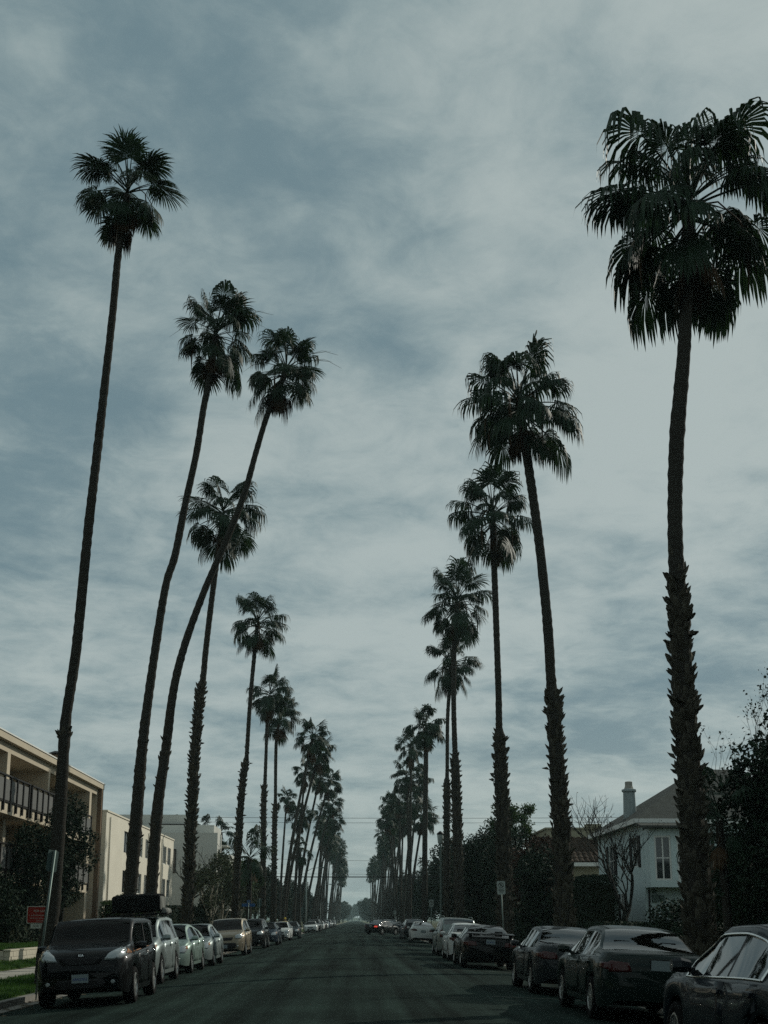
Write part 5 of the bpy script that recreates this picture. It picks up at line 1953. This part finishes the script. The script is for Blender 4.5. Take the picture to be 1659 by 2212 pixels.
def patch(bvh, axis, outline, m, name, parent, off=0.006, thick=0.012, sub=3, sgn=1, start=4.0, smooth=True, d3=None):
    """a part laid on the body: its outline, in (x,z) seen from front/rear or (y,z) from the side, projected onto the loft"""
    out_pts = []
    n = len(outline)
    fine = []
    for i in range(n):
        a, b = outline[i], outline[(i + 1) % n]
        for k in range(sub):
            t = k / sub
            fine.append((a[0] + (b[0] - a[0]) * t, a[1] + (b[1] - a[1]) * t))
    cx_ = sum(p[0] for p in fine) / len(fine)
    cz_ = sum(p[1] for p in fine) / len(fine)

    def cast(p):
        if axis == 'y':
            o = Vector((p[0], sgn * start, p[1]))
            d = Vector((0, -sgn, 0))
        elif axis == 'x':
            o = Vector((sgn * start, p[0], p[1]))
            d = Vector((-sgn, 0, 0))
        else:
            o = Vector((p[0], p[1], start))
            d = Vector((0, 0, -1))
        hit = bvh.ray_cast(o, d)
        return (hit[0], d) if hit[0] is not None else (None, d)
    rings_, mb = [], MB()
    levels = [1.0, 0.66, 0.33]
    idx = []
    last_d = None
    for lv in levels:
        row = []
        for p in fine:
            q = (cx_ + (p[0] - cx_) * lv, cz_ + (p[1] - cz_) * lv)
            h, d = cast(q)
            last_d = d
            if h is None:
                h = None
            row.append(h)
        idx.append(row)
    hc, d = cast((cx_, cz_))
    if hc is None or any(h is None for row in idx for h in row):
        # fall back to the nearest points that do lie on the body
        for row in idx:
            for i, h in enumerate(row):
                if h is None:
                    row[i] = next((row[(i + k) % len(row)] for k in range(1, len(row)) if row[(i + k) % len(row)] is not None), None)
        if hc is None or any(h is None for row in idx for h in row):
            return None
    nf = len(fine)
    for row in idx:
        for h in row:
            mb.v.append(tuple(h - last_d * off))
    c_i = len(mb.v)
    mb.v.append(tuple(hc - last_d * off))
    for l_ in range(len(levels) - 1):
        for i in range(nf):
            j = (i + 1) % nf
            mb.f.append((l_ * nf + i, l_ * nf + j, (l_ + 1) * nf + j, (l_ + 1) * nf + i))
    for i in range(nf):
        mb.f.append(((len(levels) - 1) * nf + i, (len(levels) - 1) * nf + (i + 1) % nf, c_i))
    b = len(mb.v)
    for h in idx[0]:
        mb.v.append(tuple(h + last_d * thick))
    for i in range(nf):
        j = (i + 1) % nf
        mb.f.append((j, i, b + i, b + j))
    me = mb.mesh(name, m)
    bm = bmesh.new()
    bm.from_mesh(me)
    bmesh.ops.recalc_face_normals(bm, faces=bm.faces)
    bm.to_mesh(me)
    bm.free()
    if smooth:
        me.polygons.foreach_set('use_smooth', [True] * (len(me.polygons) - nf) + [False] * nf)
    return link(bpy.data.objects.new(name, me), parent)


def make_car(kind, colour, label, group, rim='five', plate=None, detail=2, tint=False, spoiler=False, rack=False, chrome=False, badge=None, bumper=None, brake=False, name='parked_car', category='car'):
    sp = SPEC[kind]
    y0, y1 = sp['L']
    W, wb, wr = sp['W'], sp['wb'], sp['wr']
    root = empty(name, (0, 0, 0), (0, 0, 0), label, category, group)
    ys, rings = build_body(sp)
    nR = len(rings[0][1])
    pm = paint(colour)

    def mid(i):
        return (ys[i] + ys[i + 1]) / 2

    def is_side_glass(i, r):
        if r != 5:
            return False
        y = mid(i)
        y_, ring = rings[i]
        if ring[7][1] - ring[5][1] < 0.12 or rings[i + 1][1][7][1] - rings[i + 1][1][5][1] < 0.12:
            return False
        return any(a < y < b for a, b in sp['side'])

    def is_ws(i, r):
        return r >= 8 and sp['rf'] < mid(i) < sp['cowl'] - 0.02

    def is_rw(i, r):
        return r >= 8 and sp['rb'] + 0.03 < mid(i) < sp['rr']

    def is_pillar(i, r):          # black strips between the side panes
        if r != 5 or is_side_glass(i, r):
            return False
        lo, hi = min(a for a, b in sp['side']), max(b for a, b in sp['side'])
        return lo < mid(i) < hi and rings[i][1][7][1] - rings[i][1][5][1] > 0.12

    mbb = grid_part('body', rings, lambda i, r: not (is_side_glass(i, r) or is_ws(i, r) or is_rw(i, r) or is_pillar(i, r)), pm, root)
    # close nose and tail
    for i, flip in ((0, False), (len(rings) - 1, True)):
        y, ring = rings[i]
        loop = [(x, y, z) for x, z in ring] + [(-x, y, z) for x, z in reversed(ring[:-1])]
        n0 = len(mbb.v)
        mbb.v += loop
        f = tuple(range(n0, n0 + len(loop)))
        mbb.f.append(f if not flip else f[::-1])
    me = mbb.mesh('body', pm)
    bm = bmesh.new()
    bm.from_mesh(me)
    bmesh.ops.remove_doubles(bm, verts=bm.verts, dist=0.0005)
    bmesh.ops.recalc_face_normals(bm, faces=bm.faces)
    bm.to_mesh(me)
    full = grid_part('x', rings, lambda i, r: True, None, None)
    for i in (0, len(rings) - 1):
        y, ring = rings[i]
        loop = [(x, y, z) for x, z in ring] + [(-x, y, z) for x, z in reversed(ring[:-1])]
        n0 = len(full.v)
        full.v += loop
        full.f.append(tuple(range(n0, n0 + len(loop))))
    bvh = BVHTree.FromPolygons([Vector(v) for v in full.v], full.f)
    bm.free()
    me.polygons.foreach_set('use_smooth', [True] * len(me.polygons))
    body = link(bpy.data.objects.new('body', me), root)
    gm = M_CGLASSD if tint else M_CGLASS
    grid_part('w', rings, is_ws, None, None).build('windscreen', M_WGLASS, root, smooth=True)
    grid_part('w', rings, is_rw, None, None).build('rear_window', gm, root, smooth=True)
    pb_ = grid_part('w', rings, is_pillar, None, None)
    if pb_.v:
        pb_.build('door_pillar', M_BLACKPL, root, smooth=True)
    for (a, b) in sp['side']:
        g = grid_part('w', rings, lambda i, r: is_side_glass(i, r) and a < mid(i) < b, None, None)
        for s in (1, -1):
            q = MB()
            idm = {}
            for f in g.f:
                if all(g.v[k][0] * s > 0 for k in f):
                    ff = []
                    for k in f:
                        if k not in idm:
                            idm[k] = len(q.v)
                            q.v.append(g.v[k])
                        ff.append(idm[k])
                    q.f.append(tuple(ff))
            if q.v:
                q.build('side_window', gm, root, smooth=True)
    # floor and wheel wells, dark
    mb = MB()
    mb.box((-W * 0.90, -wb + wr + 0.09, 0.20), (W * 0.90, wb - wr - 0.09, 0.42))
    mb.box((-W * 0.62, y0 + 0.25, 0.26), (W * 0.62, y1 - 0.25, 0.66))
    mb.box((-W * 0.88, y0 + 0.18, 0.30), (W * 0.88, -wb - wr - 0.09, 0.5))
    mb.box((-W * 0.80, wb + wr + 0.09, 0.30), (W * 0.80, y1 - 0.30, 0.5))
    mb.build('underbody', M_WELL, root)
    tyre, rimm, hub = wheel_meshes(wr, rim)
    for yy in (wb, -wb):
        for s in (1, -1):
            w_ = put('wheel', tyre, root, (s * (W - 0.115), yy, wr), (0, 0, 0 if s > 0 else math.pi))
            put('rim', rimm, w_, rot=(rnd.uniform(0, 6), 0, 0))
            put('brake_disc', hub, w_)
    if detail < 1:
        return root
    # interior
    if detail >= 2:
        for (sx_, sy_) in ((0.36, 0.05), (-0.36, 0.05)):
            mb = MB()
            mb.box((sx_ - .25, sy_ - .10, 0.42), (sx_ + .25, sy_ + .45, 0.62))
            mb.add([(sx_ - .24, sy_ - .08, .60), (sx_ + .24, sy_ - .08, .60), (sx_ + .2, sy_ - .32, 1.12), (sx_ - .2, sy_ - .32, 1.12), (sx_ - .24, sy_ - .22, .60), (sx_ + .24, sy_ - .22, .60), (sx_ + .2, sy_ - .42, 1.12), (sx_ - .2, sy_ - .42, 1.12)],
                   [(0, 1, 2, 3), (5, 4, 7, 6), (0, 3, 7, 4), (1, 5, 6, 2), (3, 2, 6, 7)])
            mb.box((sx_ - .13, sy_ - .44, 1.13), (sx_ + .13, sy_ - .34, 1.30))
            mb.build('seat', M_INTER, root)
        mb = MB()
        mb.box((-.62, -1.15, 0.42), (.62, -0.65, 0.64))
        mb.box((-.62, -1.30, 0.55), (.62, -1.12, 1.08))
        mb.box((-.50, -1.32, 1.085), (-.25, -1.22, 1.22))
        mb.box((.25, -1.32, 1.085), (.50, -1.22, 1.22))
        mb.build('rear_bench', M_INTER, root)
        MB().box((-.70, 0.85, 0.55), (.70, 1.15, 0.92)).build('dashboard', M_INTER, root)
    # doors with handles
    belt = lambda y: smooth_profile(sp['belt'], y)
    dr = sp['side'][-1]
    rr_ = sp['side'][-2] if len(sp['side']) > 1 else None
    doors = []
    fd0, fd1 = dr[0] - 0.03, min(dr[1] + 0.02, wb - wr - 0.12)
    doors.append((fd0 + 0.012, fd1))
    if rr_ and kind != 'coupe':
        doors.append((max(rr_[0] - 0.02, -wb + 0.02), fd0 - 0.012))
    for (a, b) in doors:
        for s in (1, -1):
            zlow = 0.33
            arch = wr + 0.10
            outl = [(b, zlow), (b, belt(b) - 0.035), ((a + b) / 2, belt((a + b) / 2) - 0.03), (a, belt(a) - 0.03)]
            # follow the rear arch
            if a < -wb + arch:
                ang = [math.acos(max(-1, min(1, (a + wb) / arch))) * t for t in (1.0, 0.75, 0.5, 0.25)]
                outl += [(-wb + arch * math.cos(q), wr + arch * math.sin(q)) for q in ang if wr + arch * math.sin(q) < belt(a) - 0.08]
                outl += [(-wb + arch, wr), (-wb + arch + 0.02, zlow)]
            else:
                outl += [(a, zlow)]
            d_ = patch(bvh, 'x', outl, pm, 'door', root, off=0.005, thick=0.02, sub=2, sgn=s)
            if d_ is not None and detail >= 1:
                hy = a + 0.16
                hz_ = belt(hy) - 0.12
                patch(bvh, 'x', [(hy - .10, hz_ - .018), (hy + .10, hz_ - .018), (hy + .10, hz_ + .022), (hy - .10, hz_ + .022)], pm if colour != 'black' else M_CHROME, 'handle', d_, off=0.035, thick=0.0, sub=1, sgn=s)
    # mirrors
    for s in (1, -1):
        mb = MB()
        my, mz = sp['cowl'] - 0.32, belt(sp['cowl'] - 0.3) + 0.06
        prof = [(-0.08, 0.0), (-0.06, 0.07), (0.0, 0.10), (0.08, 0.075), (0.11, 0.0), (0.08, -0.055), (-0.04, -0.06)]
        x_in, x_out = W * 0.95, W * 0.95 + 0.19
        n = len(prof)
        for xx, k in ((x_in, 0.70), (x_in + 0.10, 0.92), (x_out, 0.74)):
            mb.v += [(s * xx, my + p * k, mz + q * k + 0.03) for p, q in prof]
        for j in range(2):
            for i in range(n):
                i2 = (i + 1) % n
                f = (j * n + i, j * n + i2, (j + 1) * n + i2, (j + 1) * n + i)
                mb.f.append(f if s > 0 else f[::-1])
        mb.f.append(tuple(range(n)) if s < 0 else tuple(reversed(range(n))))
        mb.f.append(tuple(range(2 * n, 3 * n)) if s > 0 else tuple(reversed(range(2 * n, 3 * n))))
        mb.box((min(s * W * 0.90, s * x_in), my - 0.03, mz - 0.03), (max(s * W * 0.90, s * x_in), my + 0.05, mz + 0.03))
        mb.build('mirror', pm, root, smooth=False)
    # front
    zf = smooth_profile(sp['top'], y1 - 0.25)
    hl0, hl1 = zf - 0.20, zf - 0.03
    tall = kind in ('boxy', 'suv')
    for s in (1, -1):
        if kind == 'boxy':
            o_ = [(s * .42, zf - .20), (s * .50, zf - .08), (s * .66, zf + .02), (s * .80, zf + .05), (s * .845, zf - .02), (s * .80, zf - .13), (s * .70, zf - .20)]
        else:
            o_ = [(s * W * .52, hl0 + .01), (s * W * .56, hl1 - .02), (s * W * .75, hl1 + .03), (s * W * .90, hl1 + .02), (s * W * .93, hl0 + .08), (s * W * .84, hl0 - .02)]
        h_ = patch(bvh, 'y', o_, M_LENS, 'headlight', root, off=0.012, sub=3, sgn=1)
        if h_ is not None and detail >= 2:
            ex_ = s * (0.82 if kind == 'boxy' else W * 0.89)
            patch(bvh, 'y', [(ex_ - .035, hl0 + .10), (ex_ + .03, hl0 + .10), (ex_ + .025, hl0 + .19), (ex_ - .03, hl0 + .19)], M_AMBER, 'indicator', h_, off=0.020, sub=1, sgn=1)
        fz = 0.44
        patch(bvh, 'y', [(s * W * .66 + .042 * math.cos(q * .785), fz + .036 * math.sin(q * .785)) for q in range(8)], M_LENS, 'fog_lamp', root, off=0.004, sub=1, sgn=1)
    gz0 = zf - 0.27 if tall else zf - 0.24
    patch(bvh, 'y', [(-W * .42, gz0 + .05), (-W * .36, gz0), (W * .36, gz0), (W * .42, gz0 + .05), (W * .44, gz0 + .13), (-W * .44, gz0 + .13)], M_BLACKPL, 'grille', root, off=0.008, sub=3, sgn=1)
    patch(bvh, 'y', [(-W * .52, .40), (-W * .42, .32), (W * .42, .32), (W * .52, .40), (W * .46, .50), (-W * .46, .50)], M_BLACKPL, 'bumper_vent', root, off=0.008, sub=3, sgn=1)
    if bumper:
        patch(bvh, 'y', [(-W * .88, .36), (W * .88, .36), (W * .90, .60), (-W * .90, .60)], bumper, 'bumper', root, off=0.014, sub=4, sgn=1)

    def plate_at(sgn, z):
        hit = bvh.ray_cast(Vector((0, sgn * 4, z)), Vector((0, -sgn, 0)))[0]
        if hit is None:
            return
        yy = hit.y + sgn * 0.02
        p_ = MB().box((-.152, -0.006, -.076), (.152, .006, .076)).build('number_plate', M_PLATE, root)
        p_.location = (0, yy, z)
        p_.rotation_euler = (0, 0, 0 if sgn < 0 else math.pi)
        if plate:
            text('plate_lettering', plate, 0.066, M_PLATEBL, p_, (0, -0.008, -0.012), (math.pi / 2, 0, 0), 0.001)
        if True:
            f_ = MB().box((-.165, -0.004, -.088), (.165, .003, .088)).build('plate_frame', M_BLACKPL, p_)
            f_.location = (0, 0.004, 0)
    plate_at(1, 0.52 if kind == 'boxy' else 0.46)
    plate_at(-1, 0.88 if kind in ('sedan', 'coupe', 'compact') else 0.80)
    # rear lights
    zr = belt(y0 + 0.12)
    for s in (1, -1):
        if kind in ('suv', 'boxy'):
            o_ = [(s * W * .76, zr - .22), (s * W * .90, zr - .22), (s * W * .90, zr + .14), (s * W * .80, zr + .16), (s * W * .76, zr)]
        else:
            o_ = [(s * W * .50, zr - .14), (s * W * .86, zr - .16), (s * W * .90, zr - .04), (s * W * .84, zr + .01), (s * W * .54, zr - .01)]
        patch(bvh, 'y', o_, M_BRAKE if (brake and s > 0) else M_TAILR, 'tail_light', root, off=0.012, sub=3, sgn=-1)
        if kind not in ('suv', 'boxy'):
            # lamp wraps on the flank
            patch(bvh, 'x', [(y0 + .10, zr - .13), (y0 + .36, zr - .10), (y0 + .34, zr - .02), (y0 + .10, zr - .02)], M_TAILR, 'tail_light', root, off=0.008, sub=2, sgn=s)
    if chrome:                    # bright line round the side glass
        for s in (1, -1):
            mb = MB()
            pts_b, pts_t = [], []
            lo, hi = min(a for a, b in sp['side']), max(b for a, b in sp['side'])
            for (y, ring) in rings:
                if lo - 0.02 <= y <= hi + 0.02 and ring[7][1] - ring[5][1] > 0.10:
                    pts_b.append((s * (ring[5][0] + 0.006), y, ring[5][1] + 0.004))
                    pts_t.append((s * (ring[6][0] + 0.010), y, ring[6][1] + 0.004))
            mb.tube(pts_b + pts_t[::-1] + [pts_b[0]], 0.014, 5, cap=False)
            mb.build('window_trim', M_CHROME, root, smooth=True)
    if spoiler:
        zt = smooth_profile(sp['top'], y0 + 0.16)
        mb = MB()
        mb.add([(-.80, y0 + .04, zt + .10), (.80, y0 + .04, zt + .10), (.74, y0 + .26, zt + .14), (-.74, y0 + .26, zt + .14), (-.80, y0 + .04, zt + .07), (.80, y0 + .04, zt + .07), (.74, y0 + .26, zt + .10), (-.74, y0 + .26, zt + .10)],
               [(0, 1, 2, 3), (7, 6, 5, 4), (0, 4, 5, 1), (1, 5, 6, 2), (2, 6, 7, 3), (3, 7, 4, 0)])
        for s in (-.66, .66):
            mb.box((s - .05, y0 + .12, zt - .06), (s + .05, y0 + .22, zt + .11))
        mb.build('spoiler', pm, root)
    if rack:
        for s in (1, -1):
            pts = []
            for k in range(9):
                y = sp['rr'] + 0.15 + (sp['rf'] - sp['rr'] - 0.25) * k / 8
                z = smooth_profile(sp['top'], y) + (0.05 if 0 < k < 8 else -0.01)
                pts.append((s * sp['roofw'] * 0.90, y, z))
            MB().tube(pts, 0.018, 6).build('roof_rail', M_GALV if colour != 'black' else M_BLACKPL, root, smooth=True)
    if badge:
        hit = bvh.ray_cast(Vector((0, 4, zf - 0.10)), Vector((0, -1, 0)))[0]
        if hit is not None:
            mb = MB()
            n = 20
            mb.v = [(.085 * math.cos(2 * math.pi * k / n), -0.006, .042 * math.sin(2 * math.pi * k / n)) for k in range(n)] + [(.085 * math.cos(2 * math.pi * k / n), 0.006, .042 * math.sin(2 * math.pi * k / n)) for k in range(n)]
            mb.f = [tuple(range(n)), tuple(reversed(range(n, 2 * n)))] + [(i, n + i, n + (i + 1) % n, (i + 1) % n) for i in range(n)]
            bo = mb.build('emblem', M_BLACKPL, root)
            bo.location = (0, hit.y + 0.014, zf - 0.10)
            bo.rotation_euler = (R(-12), 0, math.pi)
            text('emblem_lettering', badge, 0.062, M_CHROME, bo, (0, -0.0075, 0), (math.pi / 2, 0, 0), 0.0008)
    return root


def park(root, x, y, away, yaw=0.0, dz=0.0):
    """stand a car on the cambered road; away: facing down the street"""
    s = (road_z(x + 0.75) - road_z(x - 0.75)) / 1.5
    roll = math.atan(s)
    rz_ = yaw + (0 if away else math.pi)
    Mr = Matrix.Rotation(-roll, 3, 'Y') @ Matrix.Rotation(rz_, 3, 'Z')
    root.rotation_euler = Mr.to_euler()
    root.location = (x, y, road_z(x) + dz)
    return root


GL, GR = 'cars parked along the left kerb', 'cars parked along the right kerb'
park(make_car('boxy', 'black', 'boxy black hatchback facing the camera, nearest on the left', GL, 'six', '6RNZ452', badge='KIA'), -5.06, 25.07, False, R(1.5))
park(make_car('suv', 'silver', 'silver crossover carrying a black bag on its roof', GL, 'five', None, rack=True), -5.71, 32.62, False, R(0.5))
park(make_car('hatch', 'palesilver', 'pale silver rounded hatchback third from the camera on the left', GL, 'many'), -5.79, 39.23, False)
park(make_car('compact', 'silver', 'silver saloon between the pale hatchback and the gold off-roader', GL, 'many'), -5.77, 45.00, False)
park(make_car('suv', 'gold', 'gold off-roader with black front bumper on the left', GL, 'five', bumper=M_BLACKPL), -5.83, 57.80, False)
park(make_car('suv', 'black', 'black off-roader behind the gold one', GL, 'five'), -5.97, 71.96, False)
park(make_car('sedan', 'navy', 'dark blue saloon before the white hatchback on the left', GL, 'many'), -5.81, 81.40, False)
park(make_car('hatch', 'white', 'white hatchback in front of the person in yellow', GL, 'many'), -5.87, 98.19, False)
park(make_car('compact', 'charcoal', 'charcoal saloon last before the cross street on the left', GL, 'many'), -5.51, 106.47, False)
park(make_car('sedan', 'darkgreyblue', 'dark saloon with bright window line at the right edge', GR, 'many', chrome=True), 4.30, 12.00, True).scale = (1.02, 1.0, 1.05)
park(make_car('sedan', 'green', 'dark saloon with red tail lights second from the right edge', GR, 'many'), 4.70, 21.61, True).scale = (1.02, 1.0, 1.03)
park(make_car('sedan', 'charcoal', 'dark grey saloon with the bright rear window, third on the right', GR, 'five'), 4.69, 28.53, True)
park(make_car('coupe', 'black', 'black coupe with a rear wing on the right', GR, 'five', '5KLD913', spoiler=True), 4.40, 42.90, True)
park(make_car('compact', 'white', 'white saloon mostly hidden behind the black coupe', GR, 'many'), 4.45, 49.93, True)
park(make_car('suv', 'silver', 'silver off-roader with roof rails on the right', GR, 'five', rack=True, tint=True), 4.52, 56.86, True)
park(make_car('hatch', 'white', 'white hatchback alone on the right past the gap', GR, 'many', tint=True), 4.84, 91.05, True)
park(make_car('suv', 'charcoal', 'dark off-roader parked ahead of the white hatchback', GR, 'five', tint=True), 4.84, 103.33, True)
park(make_car('compact', 'navy', 'dark saloon parked last before the cross street on the right', GR, 'many'), 4.84, 110.67, True)
park(make_car('sedan', 'black', 'black saloon with one brake light lit, turning off the street', None, 'many', brake=True, name='moving_car'), 2.81, 130.08, True, R(-32))

# cars past the side street: simpler, copied
FAR = {}
for kind, colr in (('sedan', 'white'), ('suv', 'black'), ('hatch', 'silver'), ('compact', 'charcoal'), ('suv', 'grey'), ('sedan', 'maroon'), ('hatch', 'blue'), ('compact', 'white')):
    FAR[(kind, colr)] = None
far_keys = list(FAR)
KIDS = None


def far_car(i, key, x, y, away, side):
    nm = {'sedan': 'saloon', 'suv': 'off-roader', 'hatch': 'hatchback', 'compact': 'small saloon'}[key[0]]
    lab = f'{key[1]} {nm}, {ORD[i]} parked car past the cross street on the {side}'
    if FAR[key] is None:
        o = make_car(key[0], key[1], lab, 'cars parked past the cross street', 'many', detail=1)
        FAR[key] = o
    else:
        o = copy_tree(FAR[key])
        o['label'] = lab
    park(o, x, y, away)


order_l = [0, 1, 4, 2, 3, 7, 5, 1, 2, 0, 6, 3, 7, 4, 2, 1, 0, 5, 3, 7, 2, 4]
for i, k in enumerate(order_l):
    y = 164 + i * 6.6 + (2 if i > 6 else 0) + (12 if i > 13 else 0)
    far_car(i, far_keys[k], -5.75 + rnd.uniform(-.12, .12), y, False, 'left')
order_r = [3, 2, 7, 4, 6, 1, 2, 5, 0, 3, 4, 7, 1, 2, 6, 0, 3, 1, 4, 7]
for i, k in enumerate(order_r):
    y = 152 + i * 6.8 + (9 if i > 9 else 0)
    far_car(i, far_keys[k], 4.85 + rnd.uniform(-.12, .12), y, True, 'right')

# roof bag on the silver crossover
bx, by = -5.71, 32.85
bz = road_z(bx) + 1.78
s = math.atan((road_z(bx + .75) - road_z(bx - .75)) / 1.5)
root = empty('roof_bag', (bx - 0.02, by, bz), (0, -s, R(2)), 'large black soft luggage bag strapped on the silver crossover roof', 'luggage')
mb = MB()
nx, ny, nz = 8, 8, 4
rg = random.Random(8)
bm = bmesh.new()
bmesh.ops.create_cube(bm, size=1.0)
bmesh.ops.subdivide_edges(bm, edges=bm.edges, cuts=5, use_grid_fill=True)
for v in bm.verts:
    x, y, z = v.co
    f = 1 - 0.10 * (abs(x * 2) ** 4) - 0.06 * (abs(y * 2) ** 4)
    v.co = Vector((x * 1.24, y * 1.35, (z * 0.46) * f + 0.25 + rg.uniform(-.006, .006)))
me = bpy.data.meshes.new('bag')
bm.to_mesh(me)
bm.free()
me.materials.append(M_BAG)
me.polygons.foreach_set('use_smooth', [True] * len(me.polygons))
bag = link(bpy.data.objects.new('bag', me), root)
md = bag.modifiers.new('bevel', 'BEVEL')
md.width = 0.03
md.limit_method = 'ANGLE'
MB().box((0.585, -0.58, 0.07), (0.632, 0.56, 0.41)).build('end_panel', M_BAGEND, root)  # end face of the black bag, sunlight put into its paler colour
for yy in (-0.38, 0.36):
    top = [(1.24 * q / 20.0, yy, 0.256 + 0.23 * (1 - 0.10 * abs(q / 10.0) ** 4)) for q in range(-10, 11)]
    MB().tube([(-0.632, yy, 0.03)] + top + [(0.64, yy, 0.03)], 0.014, 5).build('strap', M_BLACKPL, root)
for yy in (-0.5, 0.5):
    MB().box((-0.78, yy - .03, -0.06), (0.78, yy + .03, -0.02)).build('crossbar', M_BLACKPL, root)
root2 = empty('bed_roll', (bx + 0.62, by + 0.35, bz - 0.02), (0, -s, R(2)), 'rolled mat tied beside the roof bag on the crossover', 'luggage')
mb = MB()
mb.tube([(0.0, -0.55, 0.08), (0, -.53, .08), (0, .53, .08), (0, .55, .08)], [0.05, 0.10, 0.10, 0.05], 12)
mb.build('mat', M_BAGEND, root2, smooth=True)
for yy in (-.3, .3):
    MB().tube([(0, yy - .02, .08), (0, yy + .02, .08)], 0.104, 12).build('strap', M_BLACKPL, root2)

# ------------------------------------------------------------------ person in yellow by the kerb
def person(x, y, rot):
    g = KTOP
    root = empty('person', (x, y, g), (0, 0, rot), 'person in a yellow hooded top standing behind the white hatchback', 'person')
    V = [(0, 0, .95), (0, 0, 1.15), (0, .0, 1.38), (0, 0, 1.47), (0, 0.01, 1.53),                     # pelvis .. neck
         (.10, 0, .88), (.11, .02, .48), (.11, -.02, .07), (.11, .12, .03),                            # leg
         (-.10, 0, .88), (-.12, -.03, .48), (-.12, -.05, .07), (-.12, .09, .03),
         (.19, 0, 1.40), (.25, -.03, 1.14), (.24, .06, .90), (.24, .09, .80),
         (-.19, 0, 1.40), (-.25, -.03, 1.14), (-.25, .05, .90), (-.25, .08, .80), (0, 0.015, 1.60), (0, 0.02, 1.68)]
    E = [(0, 1), (1, 2), (2, 3), (3, 4), (0, 5), (5, 6), (6, 7), (7, 8), (0, 9), (9, 10), (10, 11), (11, 12), (2, 13), (13, 14), (14, 15), (15, 16), (2, 17), (17, 18), (18, 19), (19, 20), (4, 21), (21, 22)]
    Rr = [.15, .135, .15, .07, .055, .09, .06, .042, .035, .09, .06, .042, .035, .065, .045, .033, .03, .065, .045, .033, .03, .085, .08]
    me = bpy.data.meshes.new('body')
    me.from_pydata(V, E, [])
    o = link(bpy.data.objects.new('body', me), root)
    o.modifiers.new('skin', 'SKIN')
    sv = me.skin_vertices[0].data
    for i, r_ in enumerate(Rr):
        sv[i].radius = (r_, r_ * (0.72 if i < 3 else 1.0))
        sv[i].use_root = i == 0
    sb = o.modifiers.new('sub', 'SUBSURF')
    sb.levels = sb.render_levels = 2
    dg = bpy.context.evaluated_depsgraph_get()
    m2 = bpy.data.meshes.new_from_object(o.evaluated_get(dg))
    o.modifiers.clear()
    o.data = m2
    m2.materials.clear()
    for mm in (M_YELLOW, M_JEANS, M_SKIN):
        m2.materials.append(mm)
    for p in m2.polygons:
        c_ = p.center
        p.material_index = 2 if c_.z > 1.47 or (abs(c_.x) > .2 and c_.z < 1.1) else (1 if c_.z < .96 else 0)
        p.use_smooth = True
    mb = MB()
    mb.lathe([(0.06, 1.60), (0.095, 1.63), (0.100, 1.69), (0.08, 1.745), (0.03, 1.77)], 12, org=(0, -0.02, 0))
    mb.build('hood', M_YELLOW, root, smooth=True)
    return root


person(at(615.5, 1990, 104).x, 104, math.pi)

# ------------------------------------------------------------------ haze along the street
mb = MB()
mb.box((-1650, -150, -3.0), (1650, 3050, 36.0))
hz_o = mb.build('haze', None)
tag(hz_o, 'thin pale haze in the air along the street', None, None, 'stuff')
hm = bpy.data.materials.new('haze')
hm.use_nodes = True
t = hm.node_tree
t.nodes.clear()
mo = t.nodes.new('ShaderNodeOutputMaterial')
pv = t.nodes.new('ShaderNodeVolumePrincipled')
pv.inputs['Color'].default_value = (0.66, 0.90, 0.93, 1)
pv.inputs['Density'].default_value = 0.00016
pv.inputs['Anisotropy'].default_value = 0.2
t.links.new(pv.outputs[0], mo.inputs['Volume'])
hz_o.data.materials.append(hm)
